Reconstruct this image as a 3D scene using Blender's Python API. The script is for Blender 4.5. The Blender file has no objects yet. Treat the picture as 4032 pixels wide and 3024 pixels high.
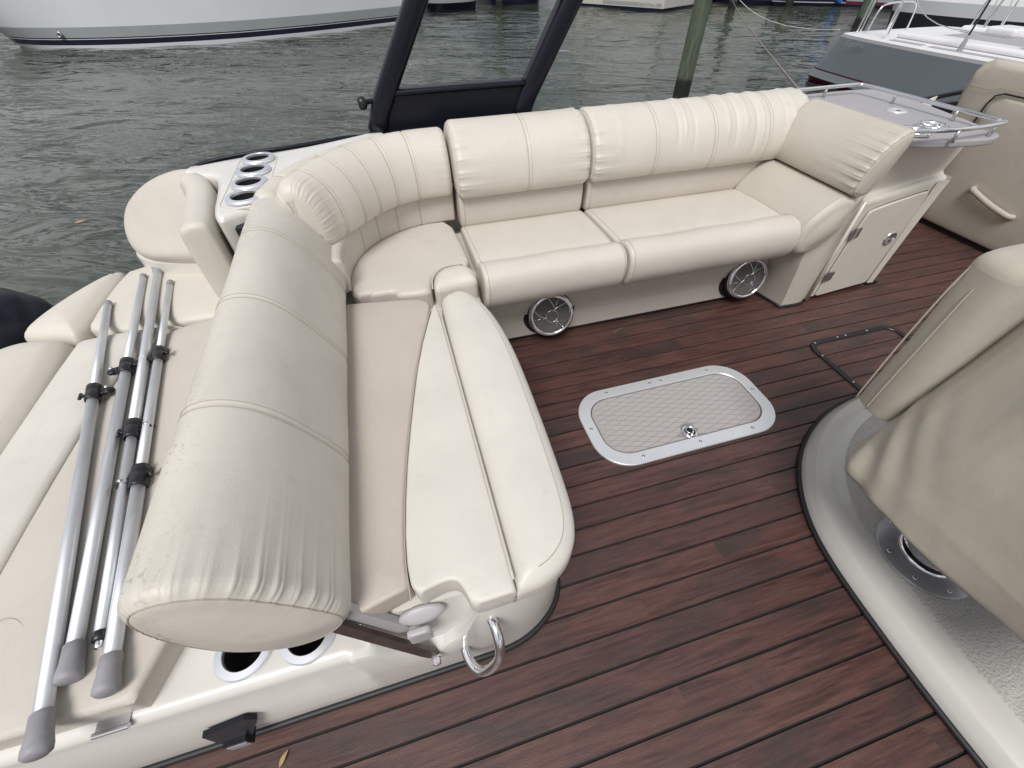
import bpy, bmesh, math, random
import numpy as np
from mathutils import Matrix, Vector
from mathutils.geometry import delaunay_2d_cdt
random.seed(7); RNG = np.random.default_rng(7)
SC = bpy.context.scene; COL = SC.collection

# ------------------------------------------------------------ camera
YAW, PITCH, ROLL = math.radians(15.316), math.radians(46.777), math.radians(0.813)
CAM_H = 1.1
def camera_axes():
    cy, sy, cp, sp = math.cos(YAW), math.sin(YAW), math.cos(PITCH), math.sin(PITCH)
    f = Vector((sy*cp, cy*cp, -sp)); r = Vector((cy, -sy, 0)); d = f.cross(r)
    r2 = math.cos(ROLL)*r + math.sin(ROLL)*d; d2 = -math.sin(ROLL)*r + math.cos(ROLL)*d
    return r2, d2, f
_r, _d, _f = camera_axes()
cam_data = bpy.data.cameras.new('camera'); cam_data.sensor_width = 36; cam_data.lens = 1640/4032*36
cam_data.clip_start = 0.02; cam_data.clip_end = 6000
cam = bpy.data.objects.new('camera', cam_data); COL.objects.link(cam)
cam.matrix_world = Matrix(((_r.x, -_d.x, -_f.x, 0), (_r.y, -_d.y, -_f.y, 0), (_r.z, -_d.z, -_f.z, CAM_H), (0, 0, 0, 1)))
SC.camera = cam

# ------------------------------------------------------------ sky, sun, exposure
SUN_ELEV, SUN_AZ = math.radians(57), math.radians(-150)     # azimuth measured from +Y towards +X
world = bpy.data.worlds.new('World'); SC.world = world; world.use_nodes = True
wn, wl = world.node_tree.nodes, world.node_tree.links; wn.clear()
w_out = wn.new('ShaderNodeOutputWorld'); w_bg = wn.new('ShaderNodeBackground')
sky = wn.new('ShaderNodeTexSky'); sky.sky_type = 'NISHITA'; sky.sun_disc = False
sky.sun_elevation = SUN_ELEV; sky.sun_rotation = SUN_AZ; sky.air_density = 1.0; sky.dust_density = 5.0; sky.ozone_density = 1.5
tc = wn.new('ShaderNodeTexCoord'); mp = wn.new('ShaderNodeMapping'); mp.inputs['Scale'].default_value = (1.6, 1.6, 3.2); mp.inputs['Location'].default_value = (6.1, 8.3, 7.8)
cl = wn.new('ShaderNodeTexNoise'); cl.inputs['Scale'].default_value = 1.5; cl.inputs['Detail'].default_value = 7; cl.inputs['Roughness'].default_value = .55
rp = wn.new('ShaderNodeValToRGB'); rp.color_ramp.elements[0].position = .44; rp.color_ramp.elements[1].position = .58
rp.color_ramp.elements[0].color = (.12, .12, .12, 1); rp.color_ramp.elements[1].color = (1, 1, 1, 1)
mx = wn.new('ShaderNodeMix'); mx.data_type = 'RGBA'; mx.inputs[7].default_value = (17, 17.2, 17.5, 1)
wl.new(tc.outputs['Generated'], mp.inputs[0]); wl.new(mp.outputs[0], cl.inputs['Vector']); wl.new(cl.outputs['Fac'], rp.inputs[0])
wl.new(rp.outputs[0], mx.inputs[0]); wl.new(sky.outputs[0], mx.inputs[6]); wl.new(mx.outputs[2], w_bg.inputs[0])
w_bg.inputs[1].default_value = 0.054; wl.new(w_bg.outputs[0], w_out.inputs[0])
sun_d = bpy.data.lights.new('sun', 'SUN'); sun_d.energy = 2.5; sun_d.angle = math.radians(24); sun_d.color = (1, .99, .975)
sun = bpy.data.objects.new('sun', sun_d); COL.objects.link(sun)
sdir = Vector((math.sin(SUN_AZ)*math.cos(SUN_ELEV), math.cos(SUN_AZ)*math.cos(SUN_ELEV), math.sin(SUN_ELEV)))
sun.rotation_euler = sdir.to_track_quat('Z', 'Y').to_euler(); sun.location = (0, 0, 30)
vs = SC.view_settings; vs.view_transform = 'Standard'; vs.look = 'None'; vs.gamma = 1; vs.exposure = -0.04; vs.use_curve_mapping = False
SC.cycles.use_denoising = True; SC.cycles.max_bounces = 8; SC.cycles.caustics_reflective = False; SC.cycles.caustics_refractive = False

# ------------------------------------------------------------ materials
MATS = {}
class NT:
    def __init__(s, name):
        s.m = bpy.data.materials.new(name); s.m.use_nodes = True; s.n = s.m.node_tree.nodes; s.l = s.m.node_tree.links
        s.b = s.n['Principled BSDF']; s.tc = s.n.new('ShaderNodeTexCoord'); MATS[name] = s.m
    def add(s, t, **kw):
        k = s.n.new(t)
        for a, v in kw.items():
            if a.startswith('_'): setattr(k, a[1:], v)
            else: k.inputs[a.replace('__', ' ')].default_value = v
        return k
    def noise(s, scale, detail=4, rough=.5, vec=None, stretch=None, dist=0):
        k = s.add('ShaderNodeTexNoise', Scale=scale, Detail=detail, Roughness=rough, Distortion=dist)
        src = vec or s.tc.outputs['Object']
        if stretch:
            mp_ = s.add('ShaderNodeMapping', Scale=stretch); s.l.new(src, mp_.inputs[0]); src = mp_.outputs[0]
        s.l.new(src, k.inputs['Vector']); return k.outputs['Fac']
    def ramp(s, fac, stops):
        k = s.n.new('ShaderNodeValToRGB'); e = k.color_ramp.elements
        while len(e) < len(stops): e.new(.5)
        for el, (p, c) in zip(e, stops): el.position = p; el.color = (*c, 1) if len(c) == 3 else c
        s.l.new(fac, k.inputs[0]); return k.outputs[0]
    def mix(s, fac, a, b, mode='MIX'):
        k = s.n.new('ShaderNodeMix'); k.data_type = 'RGBA'; k.blend_type = mode
        for sock, v in ((k.inputs[0], fac), (k.inputs[6], a), (k.inputs[7], b)):
            if isinstance(v, (int, float)): sock.default_value = v
            elif isinstance(v, tuple): sock.default_value = (*v, 1)
            else: s.l.new(v, sock)
        return k.outputs[2]
    def math(s, op, a, b=0):
        k = s.n.new('ShaderNodeMath'); k.operation = op
        for sock, v in ((k.inputs[0], a), (k.inputs[1], b)):
            if isinstance(v, (int, float)): sock.default_value = v
            else: s.l.new(v, sock)
        return k.outputs[0]
    def bump(s, layers):
        prev = None
        for h, strength, dist in layers:
            k = s.add('ShaderNodeBump', Strength=strength, Distance=dist); s.l.new(h, k.inputs['Height'])
            if prev: s.l.new(prev, k.inputs['Normal'])
            prev = k.outputs[0]
        s.l.new(prev, s.b.inputs['Normal'])
    def set(s, col=None, rough=None, metal=None, spec=None, coat=None, ior=None):
        for key, v in (('Base Color', col), ('Roughness', rough), ('Metallic', metal), ('Specular IOR Level', spec), ('Coat Weight', coat), ('IOR', ior)):
            if v is None: continue
            if isinstance(v, (int, float)): s.b.inputs[key].default_value = v
            elif isinstance(v, tuple): s.b.inputs[key].default_value = (*v, 1)
            else: s.l.new(v, s.b.inputs[key])
        return s

def vinyl(name, c, dirt=.17, specks=0.0, rough=.42, zone=None):
    t = NT(name); d = tuple(x*.80 for x in c); g = tuple(x*f for x, f in zip(c, (.62, .62, .60)))
    big = t.noise(5, 5, .6); col = t.mix(t.ramp(big, [(.35, (0, 0, 0)), (.7, (1, 1, 1))]), c, d)
    col = t.mix(dirt*2, c, col)
    st = t.ramp(t.noise(22, 6, .65), [(.60, (0, 0, 0)), (.78, (1, 1, 1))]); col = t.mix(t.math('MULTIPLY', st, dirt*1.3), col, g)
    sc2 = t.ramp(t.noise(3.5, 6, .7, None, (2.2, .8, 1.5), 1.2), [(.56, (0, 0, 0)), (.70, (1, 1, 1))]); col = t.mix(t.math('MULTIPLY', sc2, dirt), col, tuple(x*.74 for x in c))
    if specks:
        k = t.noise(150, 3, .6); area = t.ramp(t.noise(9, 4, .6), [(.44, (0, 0, 0)), (.60, (1, 1, 1))])
        kk = t.math('MULTIPLY', t.ramp(k, [(.56, (0, 0, 0)), (.64, (1, 1, 1))]), area)
        if zone:
            sx = t.n.new('ShaderNodeSeparateXYZ'); t.l.new(t.tc.outputs['Object'], sx.inputs[0]); mr = t.n.new('ShaderNodeMapRange'); t.l.new(sx.outputs[0], mr.inputs[0]); mr.inputs[1].default_value = zone[0]; mr.inputs[2].default_value = zone[1]; mr.inputs[3].default_value = 1; mr.inputs[4].default_value = .05; kk = t.math('MULTIPLY', kk, mr.outputs[0])
        col = t.mix(t.math('MULTIPLY', kk, specks), col, (.16, .145, .12))
    t.set(col=col, rough=t.ramp(t.noise(30, 3), [(.3, (rough-.06,)*3), (.7, (rough+.10,)*3)]), spec=.42)
    vo = t.add('ShaderNodeTexVoronoi', Scale=520.0); t.l.new(t.tc.outputs['Object'], vo.inputs['Vector'])
    t.bump([(t.noise(9, 3, .5), .16, .014), (t.noise(60, 3, .5), .06, .003), (vo.outputs['Distance'], .16, .0010)])
    return t.m
def plain(name, c, rough=.4, metal=0., spec=.5, coat=0., mott=.0, mscale=12, bump=None):
    t = NT(name)
    col = c if not mott else t.mix(t.ramp(t.noise(mscale, 5, .6), [(.3, (0, 0, 0)), (.72, (1, 1, 1))]), c, tuple(x*(1-mott) for x in c))
    t.set(col=col, rough=rough, metal=metal, spec=spec, coat=coat)
    if bump: t.bump([(t.noise(bump[0], 4, .55), bump[1], bump[2])])
    return t.m

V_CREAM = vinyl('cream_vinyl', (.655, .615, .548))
V_ARM = vinyl('shaded_cream_vinyl', (.54, .50, .435))  # cream vinyl with the dimmer light on the arm cushions put into its colour
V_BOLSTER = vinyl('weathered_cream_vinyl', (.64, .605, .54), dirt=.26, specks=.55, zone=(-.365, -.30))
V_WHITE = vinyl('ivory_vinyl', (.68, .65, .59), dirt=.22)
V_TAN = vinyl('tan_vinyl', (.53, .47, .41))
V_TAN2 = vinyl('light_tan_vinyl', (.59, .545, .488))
V_THREAD = plain('seam_thread', (.44, .395, .33), .8)
V_BEIGE = vinyl('beige_panel_vinyl', (.50, .455, .39), rough=.5)  # beige vinyl of the padded partition, darker than the cream
GEL = plain('white_gelcoat', (.72, .70, .655), .22, coat=.35, mott=.07, mscale=6, bump=(4, .04, .01))
GEL2 = plain('cream_gelcoat', (.66, .62, .55), .25, coat=.25, mott=.06, mscale=6)
GEL_SHADED = plain('shaded_white_gelcoat', (.59, .575, .535), .22, coat=.3, mott=.07, mscale=6)  # white gelcoat greyed so the helm platform looks shaded
NONSKID = plain('nonskid_gelcoat', (.50, .485, .45), .45, mott=.12, mscale=40, bump=(170, .9, .006))
BLACK = plain('black_rubber', (.012, .012, .014), .5, mott=.3)
BLACKP = plain('black_paint', (.006, .007, .014), .30, spec=.35)
PLASTIC = plain('black_plastic', (.016, .017, .02), .35, mott=.3, mscale=60)
GREYP = plain('grey_plastic', (.34, .335, .355), .55, mott=.2, mscale=50)
LATCHP = plain('pale_grey_plastic', (.44, .425, .435), .4)
CHROME = plain('polished_steel', (.82, .82, .84), .09, 1.0)
STEEL = plain('brushed_steel', (.60, .60, .61), .30, 1.0)
PLATE = plain('grey_cast_plate', (.42, .42, .44), .34, .55)
ALU_R = plain('satin_ring_metal', (.80, .83, .88), .38, .75)
ALU_W = plain('satin_aluminium', (.86, .88, .91), .34, .6, mott=.06, mscale=30)
def _alu():
    t = NT('anodised_aluminium'); n = t.noise(40, 4, .6, stretch=(1, .05, 1))
    t.set(col=t.mix(t.ramp(n, [(.3, (0, 0, 0)), (.8, (1, 1, 1))]), (.80, .82, .85), (.66, .68, .71)), rough=.50, metal=.85)
    t.bump([(t.noise(300, 3, .5, stretch=(1, .08, 1)), .12, .001)]); return t.m
ALU = _alu()
DARK = plain('dark_void', (.006, .006, .007), .7)
CAULK = plain('black_caulk', (.016, .015, .016), .75, mott=.3, mscale=60)
COUNTER = plain('grey_counter', (.40, .385, .395), .35, mott=.12, mscale=90)
def _arm():
    t = NT('stained_steel_arm'); t.set(col=t.mix(t.ramp(t.noise(30, 4, stretch=(1, 1, 1)), [(.4, (0, 0, 0)), (.7, (1, 1, 1))]), (.07, .045, .04), (.03, .022, .022)), rough=.3, metal=.35); return t.m
ARM = _arm()
def _canvas():
    t = NT('taupe_canvas'); n = t.noise(4, 5, .6)
    col = t.mix(t.ramp(n, [(.3, (0, 0, 0)), (.7, (1, 1, 1))]), (.47, .43, .355), (.40, .365, .30))
    col = t.mix(t.math('MULTIPLY', t.noise(420, 2), .35), col, (.50, .47, .415)); t.set(col=col, rough=.85, spec=.2)
    t.b.inputs['Sheen Weight'].default_value = .25
    t.bump([(t.noise(7, 3, .5), .16, .03), (t.noise(38, 4, .6, None, (1, 1, .4)), .14, .004), (t.noise(650, 2, .5), .22, .0012)]); return t.m
CANVAS = _canvas()
def _teak():
    t = NT('teak_plank'); oi = t.n.new('ShaderNodeObjectInfo')
    off = t.add('ShaderNodeVectorMath', _operation='ADD'); cm = t.add('ShaderNodeCombineXYZ')
    t.l.new(t.math('MULTIPLY', oi.outputs['Random'], 37.), cm.inputs[0]); t.l.new(t.math('MULTIPLY', oi.outputs['Random'], 11.), cm.inputs[2])
    t.l.new(t.tc.outputs['Object'], off.inputs[0]); t.l.new(cm.outputs[0], off.inputs[1]); v = off.outputs[0]
    g1 = t.noise(5, 6, .62, v, (1.2, 16, 1), .6); g2 = t.noise(14, 5, .65, v, (1.5, 30, 1), .3)
    blot = t.noise(3.2, 4, .55, v, (1, 2.2, 1), .8); grit = t.noise(500, 2, .6, v)
    col = t.ramp(g1, [(.30, (.033, .0170, .0150)), (.46, (.086, .0375, .0315)), (.60, (.126, .0560, .0450)), (.78, (.066, .0315, .0275))])
    col = t.mix(t.math('MULTIPLY', t.ramp(g2, [(.42, (0, 0, 0)), (.66, (1, 1, 1))]), .45), col, (.036, .0190, .0165))
    grey = t.ramp(blot, [(.50, (0, 0, 0)), (.66, (1, 1, 1))]); col = t.mix(t.math('MULTIPLY', grey, .7), col, (.036, .029, .028))
    tone = t.ramp(oi.outputs['Random'], [(0., (.74, .77, .82)), (.35, (.95, .94, .95)), (.7, (1.06, 1.03, 1.02)), (1., (.86, .90, .96))]); col = t.mix(1., col, tone, 'MULTIPLY')
    col = t.mix(t.math('MULTIPLY', grit, .16), col, (.12, .085, .075))
    t.set(col=col, rough=t.ramp(g1, [(.3, (.33,)*3), (.8, (.48,)*3)]), spec=.5)
    t.bump([(g2, .15, .002), (grit, .35, .0010)]); return t.m
TEAK = _teak()
def _eva():
    t = NT('grey_foam_mat'); t.set(col=t.mix(t.noise(120, 3), (.43, .405, .395), (.375, .35, .34)), rough=.7, spec=.3); t.bump([(t.noise(400, 2), .2, .001)]); return t.m
EVA = _eva(); EVA_G = plain('foam_groove', (.27, .25, .245), .85)
def _water():
    t = NT('harbour_water'); p = t.tc.outputs['Object']
    rot = t.add('ShaderNodeMapping', Rotation=(0, 0, .42)); t.l.new(p, rot.inputs[0]); p = rot.outputs[0]
    n1 = t.noise(1.3, 3, .5, p, (.55, 1.5, 1), .6); n2 = t.noise(5.0, 3, .5, p, (.55, 1.5, 1), .6); n3 = t.noise(24, 2, .5, p, (.7, 1.3, 1), .3)
    t.set(col=t.mix(t.noise(.25, 3), (.026, .038, .029), (.044, .050, .032)), rough=.03, ior=1.42, spec=.5)
    t.bump([(n1, .65, .17), (n2, .42, .030), (n3, .08, .004)]); return t.m
WATER = _water()
def _pile():
    t = NT('treated_timber'); g = t.noise(9, 6, .65, None, (3, 3, .25), .4)
    col = t.ramp(g, [(.3, (.035, .045, .030)), (.5, (.090, .120, .080)), (.68, (.150, .155, .115)), (.8, (.13, .105, .08))])
    sp = t.add('ShaderNodeSeparateXYZ'); geo = t.n.new('ShaderNodeNewGeometry'); t.l.new(geo.outputs['Position'], sp.inputs[0])
    wet = t.ramp(t.math('ADD', sp.outputs[2], t.math('MULTIPLY', g, .10)), [(0, (1, 1, 1)), (.02, (0, 0, 0))])
    k = t.add('ShaderNodeMapRange'); k.inputs[1].default_value = -.36; k.inputs[2].default_value = -.30; t.l.new(t.math('ADD', sp.outputs[2], t.math('MULTIPLY', g, .12)), k.inputs[0])
    col = t.mix(k.outputs[0], (.014, .016, .013), col); t.set(col=col, rough=.8); t.bump([(g, .6, .02)]); return t.m
TIMBER = _pile()
HULL_W = plain('white_hull_paint', (.74, .77, .80), .22, coat=.3, mott=.05, mscale=1.2)
HULL_SHADED = plain('shaded_hull_paint', (.40, .43, .44), .3, mott=.1, mscale=2)  # white hull colour darkened, painting the chine's shading as a lower band
HULL_G = plain('grey_hull_paint', (.235, .265, .295), .28, coat=.3, mott=.05, mscale=1.5)
HULL_LG = plain('light_grey_paint', (.38, .40, .42), .35)
NAVY = plain('navy_paint', (.008, .010, .030), .25)
MAROON = plain('maroon_paint', (.11, .012, .025), .4)
DECKW = plain('white_deck_gelcoat', (.80, .79, .80), .35, mott=.05, mscale=3)
DECKG = plain('grey_deck_trim', (.36, .35, .36), .6)
BLUEP = plain('bright_blue_plastic', (.045, .16, .52), .35)
CREAMH = plain('cream_hull_paint', (.60, .58, .53), .3, mott=.06, mscale=1.5)
REDP = plain('red_paint', (.45, .02, .03), .4)
ROPE_R = plain('reddish_rope', (.30, .24, .24), .9, bump=(160, .6, .01)); ROPE_W = plain('white_rope', (.62, .60, .54), .9, bump=(160, .6, .01))
LEAF = plain('dry_leaf', (.42, .30, .13), .7, mott=.3, mscale=90); LEAF2 = plain('tan_leaf', (.46, .30, .19), .7, mott=.3, mscale=40)
LETTER = plain('grey_lettering', (.36, .36, .36), .5); LETTER2 = plain('pale_lettering', (.31, .345, .37), .5)
CONE = plain('speaker_cone', (.50, .42, .27), .6); MESHM = plain('grille_mesh', (.20, .20, .21), .4, .4, bump=(900, 1., .004))
# ------------------------------------------------------------ helpers
MESHM.node_tree.nodes['Principled BSDF'].inputs['Alpha'].default_value = .72
def tag(o, label=None, cat=None, group=None, kind=None):
    if label: o['label'] = label
    if cat: o['category'] = cat
    if group: o['group'] = group
    if kind: o['kind'] = kind
    return o
def thing(name, loc, label, cat, group=None):
    o = bpy.data.objects.new(name, None); o.empty_display_size = .1; COL.objects.link(o); o.location = loc
    return tag(o, label, cat, group)
def adopt(o, parent):
    o.parent = parent
    if parent is not None and parent.type == 'EMPTY': o.matrix_parent_inverse = Matrix.Translation(-Vector(parent.location))
    return o
def link_mesh(name, me, mat, parent=None):
    me.materials.clear(); me.materials.append(mat)
    o = bpy.data.objects.new(name, me); COL.objects.link(o)
    if parent is not None: adopt(o, parent)
    return o
class MB:
    """collects verts and faces; build() links them as one mesh object"""
    def __init__(s): s.v = []; s.f = []
    def add(s, v, f):
        k = len(s.v); s.v.extend([tuple(map(float, p)) for p in v]); s.f.extend([tuple(i+k for i in q) for q in f]); return s
    def grid(s, P, cu=False, cv=False):
        P = np.asarray(P); nu, nv = P.shape[:2]; f = []
        for i in range(nu if cu else nu-1):
            a = i*nv; b = ((i+1) % nu)*nv
            for j in range(nv if cv else nv-1):
                j2 = (j+1) % nv; f.append((a+j, b+j, b+j2, a+j2))
        return s.add(P.reshape(-1, 3), f)
    def box(s, lo, hi):
        x0, y0, z0 = lo; x1, y1, z1 = hi
        v = [(x0, y0, z0), (x1, y0, z0), (x1, y1, z0), (x0, y1, z0), (x0, y0, z1), (x1, y0, z1), (x1, y1, z1), (x0, y1, z1)]
        return s.add(v, [(0, 3, 2, 1), (4, 5, 6, 7), (0, 1, 5, 4), (1, 2, 6, 5), (2, 3, 7, 6), (3, 0, 4, 7)])
    def tube(s, pts, r, n=10, closed=False, caps=True):
        P = np.asarray(pts, float); m = len(P)
        T = np.roll(P, -1, 0)-np.roll(P, 1, 0) if closed else np.gradient(P, axis=0)
        T /= np.linalg.norm(T, axis=1)[:, None]+1e-12; rr = np.broadcast_to(np.asarray(r, float), (m,))
        up = np.array((0, 0, 1.)) if abs(T[0][2]) < .9 else np.array((0, 1., 0)); rings = []
        u = np.cross(T[0], up); u /= np.linalg.norm(u)
        for i in range(m):
            u = u-T[i]*(u@T[i]); u /= np.linalg.norm(u)+1e-12; w = np.cross(T[i], u)
            a = np.linspace(0, 2*np.pi, n, endpoint=False)
            rings.append(P[i]+rr[i]*(np.cos(a)[:, None]*u+np.sin(a)[:, None]*w))
        k = len(s.v); s.grid(np.array(rings), cu=closed, cv=True)
        if caps and not closed: s.f.append(tuple(k+i for i in range(n))[::-1]); s.f.append(tuple(k+(m-1)*n+i for i in range(n)))
        return s
    def lathe(s, prof, c, axis=(0, 0, 1), n=32, closed=False):
        """prof: (radius, height) pairs revolved about axis through c"""
        ax = np.asarray(axis, float); ax /= np.linalg.norm(ax); t = np.array((1., 0, 0)) if abs(ax[0]) < .9 else np.array((0, 1., 0))
        u = np.cross(ax, t); u /= np.linalg.norm(u); w = np.cross(ax, u); a = np.linspace(0, 2*np.pi, n, endpoint=False)
        R = [np.asarray(c)+ax*h+max(r, 1e-5)*(np.cos(a)[:, None]*u+np.sin(a)[:, None]*w) for r, h in prof]
        return s.grid(np.array(R), cu=closed, cv=True)
    def prism(s, outline, z0, z1):
        n = len(outline); v = [(x, y, z0) for x, y in outline]+[(x, y, z1) for x, y in outline]
        f = [tuple(range(n))[::-1], tuple(range(n, 2*n))]+[(i, (i+1) % n, (i+1) % n+n, i+n) for i in range(n)]
        return s.add(v, f)
    def build(s, name, mat, parent=None, smooth=True, label=None, auto=None):
        me = bpy.data.meshes.new(name); me.from_pydata(s.v, [], s.f)
        bm = bmesh.new(); bm.from_mesh(me); bmesh.ops.remove_doubles(bm, verts=bm.verts, dist=1e-5); bmesh.ops.recalc_face_normals(bm, faces=bm.faces); bm.to_mesh(me); bm.free()
        if smooth:
            me.polygons.foreach_set('use_smooth', [True]*len(me.polygons))
            if auto is not None: me.set_sharp_from_angle(angle=math.radians(auto))
        me.update(); o = link_mesh(name, me, mat, parent)
        if label: o['label'] = label
        return o
def chaikin(P, it, closed=True):
    P = np.asarray(P, float)
    for _ in range(it):
        if closed: Q = np.roll(P, -1, 0)
        else: Q = P[1:]; P0 = P; P = P[:-1]
        a = .75*P+.25*Q; b = .25*P+.75*Q; N = np.empty((2*len(a), P.shape[1])); N[0::2] = a; N[1::2] = b
        P = N if closed else np.vstack([P0[:1], N, P0[-1:]])
    return P
def resample(P, n, closed=True):
    P = np.asarray(P, float); Q = np.vstack([P, P[:1]]) if closed else P
    d = np.r_[0, np.cumsum(np.linalg.norm(np.diff(Q, axis=0), axis=1))]; t = np.linspace(0, d[-1], n, endpoint=not closed)
    return np.stack([np.interp(t, d, Q[:, k]) for k in range(P.shape[1])], 1)
def spline(P, n, it=3): return resample(chaikin(P, it, False), n, False)
def area2(P): x, y = P[:, 0], P[:, 1]; return np.sum(x*np.roll(y, -1)-np.roll(x, -1)*y)
def normals2(P):
    T = np.roll(P, -1, 0)-np.roll(P, 1, 0); N = np.stack([T[:, 1], -T[:, 0]], 1); N /= np.linalg.norm(N, axis=1)[:, None]+1e-12
    return N if area2(P) > 0 else -N
def inset_e(e, r): return r-math.sqrt(max(0, r*r-(r-e)**2)) if e < r else 0.
def stations(a, b, n, r=.03, seams=()):
    S = list(np.linspace(a, b, n)); k = r*(1-np.cos(np.linspace(0, np.pi/2, 8)))
    S += list(a+k)+list(b-k)+list(a+np.linspace(0, .12, 22))+list(b-np.linspace(0, .12, 22))
    for q in seams: S += list(q+np.linspace(-.014, .014, 15))
    S = np.unique(np.round([x for x in S if a-1e-9 <= x <= b+1e-9], 5)); return S
class Sweep:
    """a closed profile (outward offset a, height b) carried along frame(s) -> origin, axis"""
    def __init__(s, prof, frame, r=(.03, .03), seams=(), depth=.004, width=.005, disp=None, n=110, it=2, post=None):
        s.post = post; s.P = resample(chaikin(prof, it), n); s.N = normals2(s.P); s.t = np.arange(n)/n; s.frame = frame
        s.r = r; s.seams = seams; s.depth = depth; s.width = width; s.disp = disp
    def loop(s, q, a, b, lift=0.):
        ins = inset_e(q-a, s.r[0])+inset_e(b-q, s.r[1])
        for m in s.seams: ins += s.depth*math.exp(-((q-m)/s.width)**2)
        off = -ins+lift
        if s.disp is not None: off = off+s.disp(q, s.t, q-a, b-q)
        L = s.P+s.N*np.reshape(off, (-1, 1)); O, A = s.frame(q); O = np.asarray(O, float); A = np.asarray(A, float)
        R3 = O+L[:, :1]*A+L[:, 1:]*np.array((0, 0, 1.))
        return R3 if s.post is None else s.post(q-a, L, A, R3)
    def mesh(s, S, bulge=.01):
        a, b = S[0], S[-1]; L = [s.loop(q, a, b) for q in S]; mb = MB(); n = len(s.P)
        def capped(R, R2):
            c = R.mean(0); d = R.mean(0)-R2.mean(0); d /= np.linalg.norm(d)+1e-9
            return [c+(R-c)*k+d*bulge*(1-k*k) for k in (.02, .3, .6, .85)]
        L = capped(L[0], L[3])+L+capped(L[-1], L[-4])[::-1]
        mb.grid(np.array(L), cv=True); m = len(L)
        mb.f.append(tuple(range(n))); mb.f.append(tuple((m-1)*n+i for i in range(n))); return mb
    def thread(s, S, at, r=.0011, lift=.0004, span=(0, 1)):
        L = s.loop(at, S[0], S[-1], lift); i0, i1 = int(span[0]*len(L)), int(span[1]*len(L))
        return MB().tube(L[i0:i1] if span != (0, 1) else L, r, 5, closed=span == (0, 1))
_ph = RNG.uniform(0, 6.28, 64)
def gathers(q, t, e, amp, length, k, lo=0., hi=1., seed=0):
    """puckered cloth running away from an end seam"""
    m = np.clip((t-lo)/.05, 0, 1)*np.clip((hi-t)/.05, 0, 1)
    w = np.sin(2*np.pi*k*t+_ph[seed])+.6*np.sin(2*np.pi*k*1.63*t+_ph[seed+1])+.5*np.sin(2*np.pi*k*.41*t+_ph[seed+2])
    reach = length*(.55+.45*np.sin(2*np.pi*k*.27*t+_ph[seed+3])**2)
    return amp*m*(np.abs(w)-.8)*np.exp(-e/reach)*np.minimum(1, e/.012)
def cushion(outline, z0, z1, r=.018, rb=.012, crown=.006, it=2, n=120, tilt=None):
    """an upholstered pad on an outline: rounded rims, crowned top"""
    P = resample(chaikin(outline, it), n)
    if area2(P) < 0: P = P[::-1]
    N = normals2(P); c = P.mean(0); A, B = P, np.roll(P, -1, 0); d = B-A; dd = (d*d).sum(1)+1e-15
    R = [(P-N*rb*(1-math.sin(a)), z0+rb*(1-math.cos(a))) for a in np.linspace(0, np.pi/2, 4)]+[(P, z0+rb+(z1-r-z0-rb)*k) for k in (.5, 1)]
    L = np.array([np.column_stack([q, np.full(n, z)]) for q, z in R])
    def dist(Q): t = np.clip(((Q[:, None]-A)*d).sum(2)/dd, 0, 1); return np.linalg.norm(Q[:, None]-(A+t[..., None]*d), axis=2).min(1)
    def inside(Q): x, y = Q[:, :1], Q[:, 1:]; cr = ((A[:, 1] > y) != (B[:, 1] > y)) & (x < (B[:, 0]-A[:, 0])*(y-A[:, 1])/(B[:, 1]-A[:, 1]+1e-15)+A[:, 0]); return cr.sum(1) % 2 == 1
    extra = []
    for a in np.linspace(0, np.pi/2, 7)[1:]:
        k = r*(1-math.cos(a)); Q = P-N*k; ok = inside(Q); Q = Q[ok]; extra.append(Q[dist(Q) > k*.97])
    step = max(.012, math.sqrt(abs(area2(P))/2/700)); lo, hi = P.min(0), P.max(0)
    gx_, gy_ = np.meshgrid(np.arange(lo[0], hi[0], step), np.arange(lo[1], hi[1], step)); Q = np.column_stack([gx_.ravel(), gy_.ravel()]); Q = Q[inside(Q)]; extra.append(Q[dist(Q) > r+step*.5])
    vo, _, fo, *_ = delaunay_2d_cdt([Vector(p) for p in np.vstack([P]+extra)], [], [tuple(range(n))], 1, 1e-7)
    vo = np.array([tuple(p) for p in vo]); dv = dist(vo); q_ = np.clip(r-dv, 0, r)
    T = np.column_stack([vo, z1-r+np.sqrt(np.maximum(0, r*r-q_*q_))+crown*(1-np.exp(-np.maximum(0, dv-r*.5)/.045))])
    if tilt is not None: L = tilt(L); T = tilt(T)
    mb = MB().grid(L, cv=True); mb.f.append(tuple(range(n))[::-1]); mb.add(T, fo); return mb
def rrect(x0, y0, x1, y1, r, n=8):
    P = []
    for cx, cy, a0 in ((x1-r, y1-r, 0), (x0+r, y1-r, 90), (x0+r, y0+r, 180), (x1-r, y0+r, 270)):
        for a in np.linspace(a0, a0+90, n): P.append((cx+r*math.cos(math.radians(a)), cy+r*math.sin(math.radians(a))))
    return np.array(P)
def ring_plate(mb, outer, inner, z0, z1, bev=.003):
    o = np.asarray(outer); i = np.asarray(inner); co = o.mean(0)
    No, Ni = normals2(o), normals2(i)
    L = [(o, z0), (o, z1-bev), (o-No*bev, z1), (i+Ni*bev, z1), (i, z1-bev), (i, z0)]
    return mb.grid(np.array([np.column_stack([p, np.full(len(p), z)]) for p, z in L]), cu=True, cv=True)
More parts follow.
